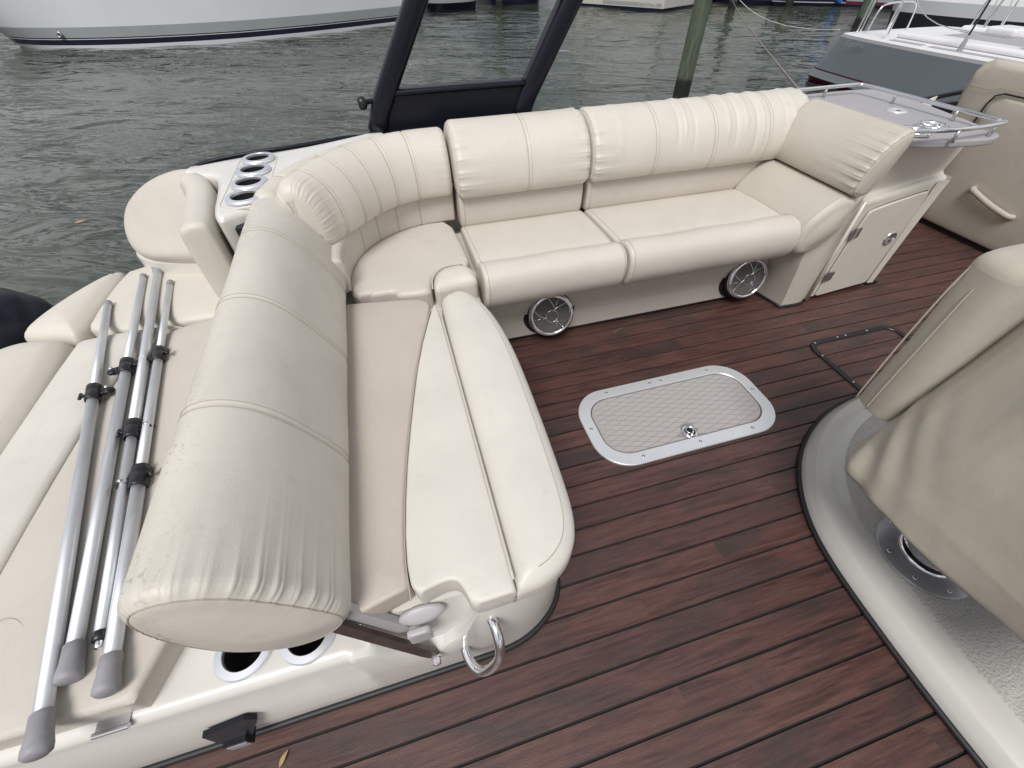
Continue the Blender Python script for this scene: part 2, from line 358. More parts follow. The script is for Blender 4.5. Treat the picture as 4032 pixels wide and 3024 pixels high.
def bool_cut(o, cutters):
    for c in cutters:
        m = o.modifiers.new('cut', 'BOOLEAN'); m.operation = 'DIFFERENCE'; m.solver = 'EXACT'; m.object = c
    dg = bpy.context.evaluated_depsgraph_get(); me = bpy.data.meshes.new_from_object(o.evaluated_get(dg))
    o.modifiers.clear(); old = o.data; o.data = me
    for c in cutters: bpy.data.objects.remove(c, do_unlink=True)
    me.set_sharp_from_angle(angle=math.radians(35)); return o
def cyl_cutter(x, y, z0, z1, r):
    return MB().lathe([(1e-4, z0), (r, z0), (r, z1), (1e-4, z1)], (x, y, 0), n=40).build('cutter', DARK, smooth=False)
def cup_holder(parent, x, y, z, r, name='cup_holder', wall=None):
    """flanged ring with a dark well below it"""
    c = MB().lathe([(r*.70, -.003), (r*.70, .003), (r*.72, .0048), (r*.96, .0035), (r, .001), (r, -.004), (r*.76, -.004)], (x, y, z), n=40).build(name, ALU_R, parent, auto=25)
    MB().lathe([(r*.70, -.003), (r*.66, -.075), (r*.3, -.078), (1e-4, -.078)], (x, y, z), n=32).build('well', wall or DARK, c)
    return c
def screw(parent, x, y, z, r=.0045, axis=(0, 0, 1), name='screw'):
    return MB().lathe([(r, -.001), (r*.95, .0010), (r*.55, .0018), (r*.3, .0008), (1e-4, .0006)], (x, y, z), axis, 10).build(name, STEEL, parent)
# ------------------------------------------------------------ deck
deck = MB().box((-1.12, -1.25, -.05), (5.2, 1.80, -.0045)).build('deck', CAULK, smooth=False); tag(deck, 'dark reddish teak plank deck with black caulk seams', kind='structure')
PITCH_Y, SEAM0 = .0632, .0433
k0, k1 = int(math.floor((-1.25-SEAM0)/PITCH_Y)), int(math.ceil((1.80-SEAM0)/PITCH_Y))
for k in range(k0, k1):
    y0 = SEAM0+k*PITCH_Y+.0021; y1 = SEAM0+(k+1)*PITCH_Y-.0021; x = -1.12-random.uniform(0, .9)
    if y1 > 1.8 or y0 < -1.25: continue
    while x < 5.2:
        x2 = x+random.choice((1.1, 1.4, 1.8, 2.2))*random.uniform(.9, 1.1); a, b = max(x, -1.12), min(x2, 5.2)
        if b-a > .03:
            dz = 0.
            v = [(a, y0, -.006), (b, y0, -.006), (b, y1, -.006), (a, y1, -.006), (a, y0+.0008, dz), (b, y0+.0008, dz), (b, y1-.0008, dz), (a, y1-.0008, dz)]
            MB().add(v, [(4, 5, 6, 7), (0, 1, 5, 4), (1, 2, 6, 5), (2, 3, 7, 6), (3, 0, 4, 7)]).build('plank', TEAK, deck, smooth=False)
        x = x2

# ------------------------------------------------------------ lounge base (fibreglass)
lb = thing('lounge_platform', (-.3, .5, 0), 'white fibreglass lounge base with drink ledge and rounded corner beside the plank deck', 'seat base')
path = spline([(-1.33, .21), (-.9, .21), (-.3, .21), (-.02, .21), (.06, .212), (.12, .232), (.17, .268), (.195, .315), (.20, .40), (.20, .8), (.20, 1.20)], 300, 2)
tg = np.gradient(path, axis=0); tg /= np.linalg.norm(tg, axis=1)[:, None]; nrm = np.stack([tg[:, 1], -tg[:, 0]], 1)
XS = [-1.5, -.55, -.23, -.20, -.165, -.125, -.085, -.055, -.03, -.010, .02, .3]
def lb_top(x): return np.interp(x, XS, [.290, .285, .272, .262, .215, .172, .168, .195, .255, .325, .335, .335])
rows = []
for (px, py), n in zip(path, nrm):
    zt = lb_top(px) if py < .3 else .335; zc = np.interp(px, [-1.5, -.7, -.3, -.2, .3], [.30, .25, .18, .10, .10])
    inner = .325 if px > -.2 else zt
    d2 = np.interp(px, [-1.5, -.24, -.19, 0, .3], [.03, .03, .040, .036, .02])
    d1 = np.interp(px, [-1.5, -.24, -.19, -.01, .05], [.02, .02, .022, .022, .014])
    zc = min(zc, zt-.04); stp = .005 if px < -.24 else .0
    pr = [(0, 0), (0, zc-.006), (stp, zc+.004), (stp, zt-.018), (stp+.004, zt-.006), (stp+.012, zt), (d1+stp, zt+.001 if px < -.2 or px > .0 else zt+.006), (d2+stp, inner), (.12, max(inner, zt)), (.12, 0)]
    if py >= .3 or px > .1: pr = [(min(a, .02+.1*(b < .01 and a > .05)), b) for a, b in pr]; pr[-1] = (.03, 0); pr[-2] = (.03, .335)
    rows.append([(px-n[0]*a, py-n[1]*a, b) for a, b in pr])
mb = MB().grid(np.array(rows), cv=True); m = len(rows[0]); mb.f.append(tuple(range(m))); mb.f.append(tuple((len(rows)-1)*m+i for i in range(m)))
body = mb.build('ledge_shell', GEL, lb, auto=40)
bool_cut(body, [cyl_cutter(-.402, .277, .19, .34, .0335), cyl_cutter(-.300, .272, .19, .34, .0335)])
MB().prism([(-1.28, .32), (.17, .32), (.17, 1.6), (-.93, 1.58), (-1.05, 1.35), (-1.10, 1.2), (-1.28, .9)], .0, .265).build('inner_core', GEL, lb, smooth=False)
MB().prism([(-.45, .325), (-.45, 1.5), (.10, 1.5), (.15, 1.2), (.165, .34), (.10, .31), (0, .31)], .27, .333).build('seat_pan', GEL, lb, smooth=False)
MB().tube([(p[0]+n[0]*.004, p[1]+n[1]*.004, .007) for p, n in zip(path, nrm)], .0075, 8).build('rubber_trim', BLACK, lb)
cup_holder(lb, -.402, .277, .281, .047); cup_holder(lb, -.300, .272, .278, .047)
hp = spline([(.012, .215, .262), (.017, .192, .260), (.018, .166, .24), (.010, .157, .19), (-.010, .156, .138), (-.032, .163, .116), (-.046, .186, .116), (-.050, .215, .122)], 40, 3)
MB().tube(hp, .0092, 14).build('grab_handle', CHROME, lb)
pl = MB(); pl.lathe([(1e-4, .006), (.6, .006), (.9, .003), (1, -.003), (1, -.006)], (0, 0, 0), n=28); pl.v = [(-.100+x*.040, .236+y*.012-.4*z, .318+z+y*.012) for x, y, z in pl.v]
plate = pl.build('latch_plate', LATCHP, lb)
tb = cushion(rrect(-.139, -.275, -.099, -.225, .007), .0, .012, .004, .003, .0, 1, 40); tb.v = [(x+.008, .222-z, -y+.030) for x, y, z in tb.v]; tb.build('latch_tab', LATCHP, plate)
br = MB(); br.add([(-.515, .206, .155), (-.44, .206, .175), (-.43, .206, .145), (-.46, .206, .085), (-.515, .206, .085), (-.515, .196, .155), (-.44, .199, .175), (-.43, .199, .145), (-.462, .19, .085), (-.515, .19, .085)], [(5, 6, 7, 8, 9), (0, 1, 6, 5), (1, 2, 7, 6), (2, 3, 8, 7), (3, 4, 9, 8), (4, 0, 5, 9)])
br.box((-.508, .182, .055), (-.470, .207, .095)); bracket = br.build('door_stop', BLACKP, lb, smooth=False)
MB().box((-.506, .1805, .058), (-.472, .1825, .084)).build('rubber_pad', GREYP, bracket, smooth=False)
for sx, sz in ((-.495, .145), (-.452, .150)): screw(bracket, sx, .199, sz, .004, (0, -1, 0))
hg = MB().box((-.60, .217, .286), (-.555, .236, .2885)); hg.tube([(-.602, .2155, .2875), (-.553, .2155, .2875)], .0042, 10); hg.box((-.60, .2175, .262), (-.555, .2195, .287)); hg.build('hinge', STEEL, lb, smooth=False)

# ------------------------------------------------------------ lounge seat cushion
sc_ = thing('lounge_cushion', (0, .6, .335), 'long tan and ivory vinyl seat cushion in front of the big roll backrest', 'seat cushion')
border = [(-.103, .235), (-.106, .31), (-.09, .45), (-.063, .60), (-.02, .80), (.038, .985)]
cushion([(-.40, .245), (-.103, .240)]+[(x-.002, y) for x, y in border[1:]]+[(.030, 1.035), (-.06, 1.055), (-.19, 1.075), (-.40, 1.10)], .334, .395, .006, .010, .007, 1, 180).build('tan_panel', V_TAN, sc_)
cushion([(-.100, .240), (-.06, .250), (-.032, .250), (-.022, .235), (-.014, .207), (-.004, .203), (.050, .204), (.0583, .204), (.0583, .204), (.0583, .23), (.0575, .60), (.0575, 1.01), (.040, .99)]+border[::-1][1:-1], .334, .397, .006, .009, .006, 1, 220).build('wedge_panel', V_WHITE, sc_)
front = [(.0595, .23), (.0592, .204), (.0592, .204), (.066, .204), (.10, .205), (.135, .216), (.168, .240), (.190, .275), (.203, .33), (.211, .47), (.217, .62), (.219, .77), (.208, .90), (.188, .985), (.162, 1.045), (.125, 1.068), (.085, 1.05), (.0595, 1.015)]
cushion(front, .330, .396, .026, .014, .014, 2, 220).build('front_panel', V_WHITE, sc_)
MB().tube([(.0585, y, .3975) for y in np.linspace(.222, 1.01, 40)], .0028, 7).build('piping', V_TAN2, sc_)
P_ = resample(chaikin(front, 2), 200); P_ = P_-normals2(P_)*.022
MB().tube([(x, y, .3985) for x, y in P_ if x > .098], .0008, 5, caps=False).build('seam', V_THREAD, sc_)
P_ = spline(border, 60); MB().tube([(x-.0005, y, .398) for x, y in P_], .0011, 5).build('seam', V_THREAD, sc_)

# ------------------------------------------------------------ corner seat cushion
cs = thing('corner_cushion', (0, 1.25, .335), 'tan vinyl corner seat cushion with a finger notch where the bench turns', 'seat cushion')
arc = [(.14+.325*math.cos(math.radians(a)), 1.18+.325*math.sin(math.radians(a))) for a in np.linspace(182, 96, 14)]
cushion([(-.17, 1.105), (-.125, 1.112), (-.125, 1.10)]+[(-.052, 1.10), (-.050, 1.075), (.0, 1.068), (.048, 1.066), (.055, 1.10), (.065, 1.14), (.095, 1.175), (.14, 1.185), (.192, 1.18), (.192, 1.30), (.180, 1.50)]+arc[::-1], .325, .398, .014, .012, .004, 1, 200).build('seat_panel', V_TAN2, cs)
cushion([(.058, 1.062), (.062, 1.12), (.085, 1.16), (.12, 1.176), (.165, 1.176), (.190, 1.150), (.196, 1.10), (.188, 1.072), (.13, 1.075), (.09, 1.066)], .325, .412, .026, .012, .006, 2, 90).build('nose_roll', V_CREAM, cs)
MB().tube(spline([(.055, 1.07, .400), (.060, 1.12, .404), (.085, 1.165, .403), (.12, 1.182, .402), (.165, 1.182, .400)], 30), .0022, 6).build('piping', V_TAN2, cs)
MB().prism([(-.19, 1.04), (-.05, 1.04), (-.05, 1.12), (-.19, 1.12)], .331, .337).build('slot_floor', DARK, cs, smooth=False)

# ------------------------------------------------------------ roll backrest between seat and sun pad
bo = thing('roll_backrest', (-.3, .68, .42), 'huge cream vinyl roll backrest with mildew specks and a gathered end cap', 'backrest')
prof = [(-.179, .446), (-.197, .496), (-.219, .543), (-.247, .594), (-.278, .628), (-.314, .646), (-.352, .644), (-.376, .619), (-.384, .57), (-.378, .50), (-.352, .425), (-.307, .380), (-.265, .366), (-.222, .379), (-.190, .411)]
bs = Sweep(prof, lambda q: ((0, q, 0), (1, 0, 0)), (.026, .036), (.50, .78, 1.06), .0016, .005,
           lambda q, t, e0, e1: gathers(q, t, e0, .0034, .042, 44, -.10, .60, 3)+.0012*np.sin(t*19+q*7)*np.sin(q*13), 260, 3)
S = stations(.222, 1.272, 60, .04, (.50, .78, 1.06)); bs.mesh(S, .016).build('roll', V_BOLSTER, bo)
for q in (.50, .78, 1.06):
    for d in (-.0065, .0065): bs.thread(S, q+d, .0006).build('seam', V_THREAD, bo)
bs.thread(S, .2255, .0010, .0004).build('cap_seam', V_THREAD, bo)
def bar(p, q, w, th, mat, name, parent, nrm=(0, 1, 0), cap=True):
    p, q = np.array(p, float), np.array(q, float); d = (q-p)/np.linalg.norm(q-p); nn = np.array(nrm, float); s_ = np.cross(d, nn); s_ /= np.linalg.norm(s_); nn = np.cross(s_, d)
    o = []
    for t_, ww in ((0, 1), (.9, 1), (.96, .85), (1, .45)): o += [(p+(q-p)*t_, w*ww)]
    V = []
    for c_, ww in o:
        for a, b in ((1, 1), (-1, 1), (-1, -1), (1, -1)): V.append(c_+s_*a*ww/2+nn*b*th/2)
    return MB().grid(np.array(V).reshape(len(o), 4, 3), cv=True).add([V[i] for i in range(4)]+[V[-4+i] for i in range(4)], [(0, 1, 2, 3), (7, 6, 5, 4)]).build(name, mat, parent, smooth=False)
bar((-.235, .238, .43), (-.103, .207, .150), .025, .008, ARM, 'pivot_arm', bo)
bar((-.215, .250, .43), (-.135, .236, .275), .028, .012, LATCHP, 'guide_arm', bo)
MB().lathe([(1e-4, .016), (.006, .016), (.008, .013), (.008, .004), (.011, .003), (.011, 0)], (-.104, .205, .152), (0, -1, 0), 8).build('pivot_bolt', CHROME, bo, smooth=False)

# ------------------------------------------------------------ sun pad
sp_ = thing('sun_pad', (-.8, .8, .27), 'wide cream and tan vinyl sun pad under the aluminium poles', 'sun pad')
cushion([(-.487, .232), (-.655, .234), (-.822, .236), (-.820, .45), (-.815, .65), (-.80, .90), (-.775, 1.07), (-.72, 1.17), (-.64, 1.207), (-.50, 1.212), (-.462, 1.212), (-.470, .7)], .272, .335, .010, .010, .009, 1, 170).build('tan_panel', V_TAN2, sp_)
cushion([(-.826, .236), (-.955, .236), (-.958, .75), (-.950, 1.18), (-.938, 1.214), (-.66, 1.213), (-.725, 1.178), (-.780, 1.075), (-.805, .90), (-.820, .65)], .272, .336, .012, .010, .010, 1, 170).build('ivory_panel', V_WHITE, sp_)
cushion([(-.961, .236), (-1.34, .236), (-1.33, .7), (-1.27, 1.0), (-1.20, 1.20), (-1.12, 1.262), (-1.03, 1.255), (-.962, 1.215)], .272, .338, .040, .012, .020, 3, 170).build('side_panel', V_CREAM, sp_)
cushion([(-.455, 1.220), (-.700, 1.220), (-.948, 1.232), (-.955, 1.40), (-.948, 1.52), (-.930, 1.60), (-.75, 1.62), (-.55, 1.60), (-.45, 1.60)], .272, .336, .020, .010, .014, 1, 170).build('head_panel', V_CREAM, sp_)
cushion([(-.961, 1.236), (-1.02, 1.262), (-1.09, 1.275), (-1.135, 1.285), (-1.125, 1.36), (-1.085, 1.46), (-1.03, 1.55), (-.975, 1.605), (-.945, 1.60), (-.958, 1.45)], .272, .338, .034, .012, .020, 3, 170).build('head_side_panel', V_CREAM, sp_)
MB().tube(spline([(-.822, .36, .3415), (-.79, .40, .3415), (-.765, .415, .3418), (-.735, .405, .342), (-.70, .36, .342)], 40), .0010, 5).build('seam', V_THREAD, sp_)
MB().tube(spline([(-.585, 1.00, .342), (-.560, .99, .342), (-.553, .96, .342), (-.555, .80, .342), (-.552, .66, .341)], 40), .0010, 5).build('seam', V_THREAD, sp_)

# ------------------------------------------------------------ stern bulwark with drink console, wedge and arm pad
co = thing('drink_console', (-.4, 1.4, .3), 'glossy white console with four cup holders beside the curved corner backrest', 'console')
con_out = [(-.452, 1.172), (-.40, 1.205), (-.35, 1.235), (-.24, 1.25), (-.225, 1.34), (-.235, 1.45), (-.17, 1.60), (-.06, 1.70), (.02, 1.74), (.02, 1.80), (-.14, 1.725), (-.28, 1.672), (-.42, 1.645), (-.545, 1.615), (-.62, 1.575), (-.56, 1.52), (-.50, 1.50), (-.478, 1.42)]
cb = cushion(con_out, .27, .632, .016, .005, .0, 2, 170).build('shell', GEL, co, auto=60)
ys = (1.284, 1.385, 1.487, 1.588); xs = (-.384, -.386, -.388, -.386)
bool_cut(cb, [cyl_cutter(x, y, .50, .70, .0365) for x, y in zip(xs, ys)])
for x, y in zip(xs, ys): cup_holder(co, x, y, .6375, .0485)
rr = resample(rrect(-.443, 1.222, -.331, 1.640, .045), 80); MB().tube([(x, y, .632) for x, y in rr], .0014, 5, closed=True).build('recess_line', GEL2, co)
pk = MB().box((-.408, 1.178, .49), (-.30, 1.24, .60)).build('storage_pocket', BLACKP, co, smooth=False)
bulw = [(-.56, 1.45), (-.66, 1.452), (-.80, 1.50), (-.862, 1.55), (-.882, 1.60), (-.85, 1.65), (-.76, 1.66), (-.62, 1.65), (-.47, 1.63), (-.47, 1.55)]
cushion(bulw, .12, .405, .02, .01, 0, 2, 90).build('bulwark', GEL, co)
def wedge_tilt(L):
    x, y, z = L[..., 0], L[..., 1], L[..., 2]; d = np.clip(((x+.814)*.36+(y-1.494)*.93)/.185, -.2, 1.05); f = np.where(d > 0, d*d*(3-2*np.clip(d, 0, 1)), 0)
    return np.stack([x-(z-.05)*.15, y-(z-.05)*.35, .432+.195*f+(z-.055)*.95], -1)
wc = cushion([(-.57, 1.430), (-.65, 1.436), (-.74, 1.462), (-.814, 1.497), (-.855, 1.535), (-.868, 1.578), (-.838, 1.612), (-.77, 1.622), (-.698, 1.624), (-.601, 1.622), (-.53, 1.59), (-.500, 1.545), (-.53, 1.48)], 0, .055, .026, .01, .006, 2, 150, wedge_tilt)
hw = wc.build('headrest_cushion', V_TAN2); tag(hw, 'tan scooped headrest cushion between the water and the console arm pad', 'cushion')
ap_prof = [(-.040, .36), (-.040, .60), (-.034, .625), (-.012, .636), (.012, .636), (.030, .628), (.036, .60), (.036, .36)]
ap_path = spline([(-.486, 1.150), (-.505, 1.28), (-.524, 1.40), (-.548, 1.48), (-.585, 1.54)], 60, 2); ap_len = np.r_[0, np.cumsum(np.linalg.norm(np.diff(ap_path, axis=0), axis=1))]
ap_t = np.gradient(ap_path, axis=0); ap_t /= np.linalg.norm(ap_t, axis=1)[:, None]
def ap_frame(q):
    p = [np.interp(q, ap_len, ap_path[:, k]) for k in (0, 1)]; t_ = [np.interp(q, ap_len, ap_t[:, k]) for k in (0, 1)]
    return (p[0], p[1], 0), (t_[1], -t_[0], 0)
aps = Sweep(ap_prof, ap_frame, (.016, .03), (), n=90, it=2)
apt = aps.mesh(stations(0, ap_len[-1], 30, .02), .003).build('arm_pad', V_CREAM); tag(apt, 'narrow cream vinyl arm pad standing along the drink console', 'arm pad')
# ------------------------------------------------------------ curved corner backrest
cbk = thing('corner_back_cushion', (.0, 1.4, .4), 'curved cream vinyl corner backrest with fan stitched ribs and a puckered end', 'backrest')
CX, CY = .14, 1.18
def cb_frame(q):      # q: arc length at radius .40 starting at the puckered end, then straight along +x
    a0 = math.radians(176); La = .40*(a0-math.pi/2)
    if q < La: a = a0-q/.40; return (CX, CY, 0), (math.cos(a), math.sin(a), 0)
    return (CX+(q-La), CY, 0), (0, 1, 0)
La = .40*(math.radians(176)-math.pi/2); QE = La+.062
up_prof = [(.290, .492), (.276, .515), (.274, .56), (.285, .61), (.312, .655), (.352, .683), (.395, .684), (.430, .660), (.448, .60), (.448, .50), (.36, .488)]
def cb_skew(e0, L, A, R3): return R3+np.asarray(A, float)*(.052*(.47-L[:, :1])/.19*math.exp(-(e0/.12)**2))
ribs = [.40*(math.radians(176)-math.radians(a)) for a in (162, 147, 132, 117, 101)]
ups = Sweep(up_prof, cb_frame, (.046, .022), ribs, .0022, .005, lambda q, t, e0, e1: gathers(q, t, e0, .0034, .055, 30, .0, .66, 8)+gathers(q, t, e1, .0016, .03, 40, .0, .6, 12), 190, 2, cb_skew)
S = stations(0, QE, 90, .03, ribs); ups.mesh(S, .006).build('upper_pad', V_CREAM, cbk)
for q in ribs:
    for d in (-.006, .006): ups.thread(S, q+d, .0007, span=(.0, .70)).build('seam', V_THREAD, cbk)
lo = Sweep([(.318, .385), (.314, .43), (.314, .49), (.330, .505), (.44, .505), (.44, .385)], cb_frame, (.012, .006), [ribs[1], ribs[2], ribs[3], ribs[4]], .002, .004, n=80, it=1)
S2 = stations(-.09, QE, 70, .02, ribs); lo.mesh(S2, .002).build('lower_strip', V_TAN2, cbk)
for q in ribs[1:]: lo.thread(S2, q, .0010).build('seam', V_THREAD, cbk)
rear_r = [.40*(math.radians(176)-math.radians(a)) for a in (156, 135, 113)]
rs = Sweep([(.44, .40), (.44, .60), (.452, .640), (.485, .655), (.515, .640), (.525, .60), (.525, .40)], cb_frame, (.03, .02), rear_r, .003, .006, n=90, it=2)
S3 = stations(.03, QE+.01, 60, .03, rear_r); rs.mesh(S3, .004).build('rear_skin', V_CREAM, cbk)
for q in rear_r: rs.thread(S3, q, .0009).build('seam', V_THREAD, cbk)

# ------------------------------------------------------------ bench: base, speakers, cushions, backrests
bb = thing('bench_locker', (.85, 1.3, 0), 'cream bench base panel with two chrome ringed speakers above the black toe gap', 'seat base')
bp = MB(); prof_b = [(1.222, .018), (1.218, .10), (1.206, .19), (1.195, .24), (1.20, .34), (1.50, .34), (1.60, .30), (1.60, .018)]
bp.grid(np.array([[(x, y, z) for y, z in prof_b] for x in (.17, .4, .8, 1.2, 1.50)]), cv=True); bp.f.append(tuple(range(8))); bp.f.append(tuple(32+i for i in range(8)))
panel = bp.build('front_panel', GEL2, bb, smooth=False)
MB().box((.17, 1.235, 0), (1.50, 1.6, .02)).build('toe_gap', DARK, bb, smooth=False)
MB().tube([(.205, 1.226, .0125), (1.47, 1.226, .0125)], .0055, 8).build('edge_trim', BLACK, bb)
def speaker(x, z, tilt):
    ax = np.array((math.sin(tilt)*-1., -math.cos(tilt)*.97, .22)); ax /= np.linalg.norm(ax); c = np.array((x, 1.222, z))
    s_ = MB().lathe([(.106, -.03), (.106, .004), (.102, .008), (.088, .008), (.084, .004), (.084, -.02)], c, (0, -1, 0.02), 44).build('speaker', BLACK, bb)
    f = c+ax*.002
    MB().lathe([(.090, -.02), (.088, .030), (.080, .034), (.078, .0), (.080, -.02)], f, ax, 44, closed=True).build('housing', PLASTIC, s_)
    MB().lathe([(.083, .024), (.087, .030), (.087, .037), (.082, .045), (.073, .045), (.069, .038), (.074, .030)], f, ax, 48, closed=True).build('chrome_ring', CHROME, s_)
    MB().lathe([(.075, .028), (.055, .008), (.030, -.012), (.018, -.012), (.010, -.006), (1e-4, -.005)], f, ax, 40).build('cone', CONE, s_)
    MB().lathe([(.0745, .036), (.05, .040), (.02, .042), (1e-4, .042)], f, ax, 40).build('grille', MESHM, s_)
    u = np.cross(ax, (0, 0, 1)); u /= np.linalg.norm(u); w = np.cross(u, ax)
    def pt(a, r, h): return f+u*r*math.cos(a)+w*r*math.sin(a)+ax*h
    g = MB()
    for k in range(3):
        a = math.radians(90+120*k+20)
        for sgn in (-1, 1): g.tube(spline([pt(a+sgn*.55, .074, .041), pt(a+sgn*.25, .046, .046), pt(a+sgn*.05, .030, .048), pt(a-sgn*.25, .018, .048)], 12), .0013, 6)
        g.tube([pt(a, .074, .041), pt(a, .050, .045), pt(a, .030, .048)], .0010, 6)
    g.tube([pt(a, .024, .048) for a in np.linspace(0, 2*np.pi, 24, endpoint=False)], .0012, 6, closed=True)
    g.build('spokes', CHROME, s_)
    for a in (3.4, 5.5, 1.3): screw(s_, *pt(a, .080, .0425), .003, tuple(ax))
speaker(.487, .118, .10); speaker(1.352, .118, .10)
def bench_seat(x0, x1, label, slant=0.):
    t_ = thing('bench_cushion', ((x0+x1)/2, 1.25, .34), label, 'seat cushion', 'seat cushions of the long bench')
    pr = [(1.470, .335), (1.475, .380), (1.44, .392), (1.30, .398), (1.21, .399), (1.185, .396), (1.175, .396), (1.160, .408), (1.125, .421), (1.090, .415), (1.066, .392), (1.058, .355), (1.064, .315), (1.085, .280), (1.12, .262), (1.165, .268), (1.20, .30), (1.24, .335)]
    bump_ = lambda q, t, e0, e1: .0016*np.sin(q*23+t*9)*np.exp(-((t-.33)/.2)**2)+gathers(q, t, np.minimum(e0, e1), .0011, .02, 30, .2, .75, 20)
    sw = Sweep(pr, lambda q: ((q, 0, 0), (0, 1, 0)), (.014, .014), (), disp=bump_, n=150, it=2); S_ = stations(x0, x1, 40, .014)
    sw.mesh(S_, .002).build('seat_pad', V_TAN2 if False else V_CREAM2, t_)
    for q in (x0+.013, x1-.013): sw.thread(S_, q, .0010, span=(.05, .72)).build('seam', V_THREAD, t_)
V_CREAM2 = vinyl('seat_cream_vinyl', (.625, .585, .525), rough=.36)
bench_seat(.212, .690, 'shorter cream bench seat cushion with rolled front above the first speaker by the corner seat')
bench_seat(.700, 1.372, 'longer cream bench seat cushion with rolled front beside the arm bolster and cabinet')
bk_prof = [(1.452, .490), (1.424, .498), (1.408, .525), (1.406, .565), (1.420, .615), (1.450, .658), (1.500, .690), (1.555, .702), (1.610, .690), (1.648, .655), (1.660, .60), (1.660, .50), (1.56, .488)]
def bench_back(x0, x1, seams, folds, label):
    t_ = thing('bench_back_cushion', ((x0+x1)/2, 1.5, .40), label, 'backrest', 'backrests of the long bench')
    def dsp(q, t, e0, e1):
        d = gathers(q, t, e0, .0050, .045, 30, .0, .60, 24)+gathers(q, t, e1, .0046, .04, 30, .0, .60, 28)
        for fx, w, a, tl, th in folds: d = d+a*np.exp(-((q-fx-.03*(t-.25))/w)**2)*np.clip((t-tl)/.06, 0, 1)*np.clip((th-t)/.06, 0, 1)
        return d
    sw = Sweep(bk_prof, lambda q: ((q, 0, 0), (0, 1, 0)), (.024, .024), seams, .0026, .005, dsp, 180, 2); ss = list(seams)+[f[0] for f in folds]; S_ = stations(x0, x1, 60, .024, ss)
    sw.mesh(S_, .004).build('upper_pad', V_CREAM, t_)
    for q in seams:
        for d in (-.006, .006): sw.thread(S_, q+d, .0007, span=(.0, .62)).build('seam', V_THREAD, t_)
    sw.thread(S_, x0+.006, .0011).build('end_piping', V_TAN2, t_); sw.thread(S_, x1-.006, .0011).build('end_piping', V_TAN2, t_)
    ls = Sweep([(1.462, .375), (1.448, .40), (1.446, .47), (1.456, .505), (1.60, .505), (1.60, .375)], lambda q: ((q, 0, 0), (0, 1, 0)), (.010, .010), (), n=70, it=1)
    S_ = stations(x0+.004, x1-.004, 10, .01); ls.mesh(S_, .002).build('lower_strip', V_TAN2, t_); ls.thread(S_, x0+.02, .0010, span=(0, .45)).build('seam', V_THREAD, t_)
    MB().box((x0+.02, 1.59, .30), (x1-.02, 1.64, .62)).build('back_board', GEL2, t_, smooth=False)
bench_back(.212, .686, (.462,), (), 'square cream bench backrest with one centre seam and puckered sides')
FOLDS = [(1.02, .007, -.0032, .12, .50), (1.05, .006, .0030, .16, .55), (1.085, .007, -.0030, .10, .5), (1.225, .008, .0035, .12, .52), (1.26, .008, -.0042, .1, .55), (1.30, .009, .0035, .16, .55), (1.345, .009, -.0048, .06, .5), (1.372, .006, .003, .1, .5), (1.47, .008, -.003, .15, .5), (1.51, .008, .003, .15, .5), (.80, .012, .0015, .1, .5)]
bench_back(.694, 1.600, (.935, 1.17, 1.405), FOLDS, 'long cream bench backrest with three seams and slack vertical wrinkles')

# ------------------------------------------------------------ end bolsters against the cabinet
ub = thing('end_bolster', (1.57, 1.25, .5), 'upper cream end pillow leaning on the cabinet, its edge deeply gathered', 'bolster')
up2 = [(1.478, .500), (1.466, .525), (1.470, .575), (1.492, .625), (1.525, .664), (1.562, .690), (1.592, .690), (1.606, .668), (1.596, .62), (1.566, .53), (1.535, .487)]
us = Sweep(up2, lambda q: ((0, q, 0), (1, 0, 0)), (.020, .03), (), disp=lambda q, t, e0, e1: gathers(q, t, e0, .0052, .06, 30, .0, .62, 32), n=170, it=2)
S = stations(1.045, 1.470, 40, .03); us.mesh(S, .004).build('pillow', V_ARM, ub); us.thread(S, 1.050, .0013).build('end_piping', V_THREAD, ub)
lb2 = thing('arm_bolster', (1.45, 1.25, .35), 'lower smooth cream arm bolster at the cabinet end of the bench', 'bolster')
lp = [(1.345, .330), (1.352, .385), (1.375, .425), (1.415, .465), (1.455, .490), (1.495, .497), (1.530, .485), (1.548, .45), (1.540, .36), (1.46, .30), (1.385, .285)]
ls_ = Sweep(lp, lambda q: ((0, q, 0), (1, 0, 0)), (.030, .02), (), n=120, it=2); S = stations(1.052, 1.455, 30, .03)
ls_.mesh(S, .012).build('roll', V_ARM, lb2); ls_.thread(S, 1.075, .0010, span=(.0, .62)).build('seam', V_THREAD, lb2)

# ------------------------------------------------------------ cabinet with counter
ca = thing('cabinet', (1.85, 1.35, 0), 'cream cabinet with a hinged door and a railed grey counter top', 'cabinet')
def loftz(levels, nseg=60, it=2):
    return np.array([np.column_stack([resample(chaikin(o, it), nseg), np.full(nseg, z)]) for o, z in levels])
pil = loftz([([(1.478, 1.108), (1.60, 1.098), (1.640, 1.118), (1.640, 1.60), (1.480, 1.60)], .012), ([(1.468, 1.104), (1.60, 1.094), (1.640, 1.114), (1.640, 1.60), (1.470, 1.60)], .06), ([(1.43, 1.092), (1.59, 1.082), (1.640, 1.112), (1.640, 1.60), (1.43, 1.60)], .20), ([(1.40, 1.085), (1.59, 1.075), (1.640, 1.11), (1.640, 1.60), (1.41, 1.60)], .30), ([(1.50, 1.090), (1.58, 1.078), (1.640, 1.11), (1.640, 1.60), (1.50, 1.60)], .44), ([(1.60, 1.12), (1.62, 1.10), (1.640, 1.11), (1.640, 1.60), (1.60, 1.60)], .48)], 70, 1)
m_ = MB().grid(pil, cv=True); m_.f.append(tuple(range(70))); m_.f.append(tuple(5*70+i for i in range(70))); m_.build('end_pillar', GEL2, ca, auto=50)
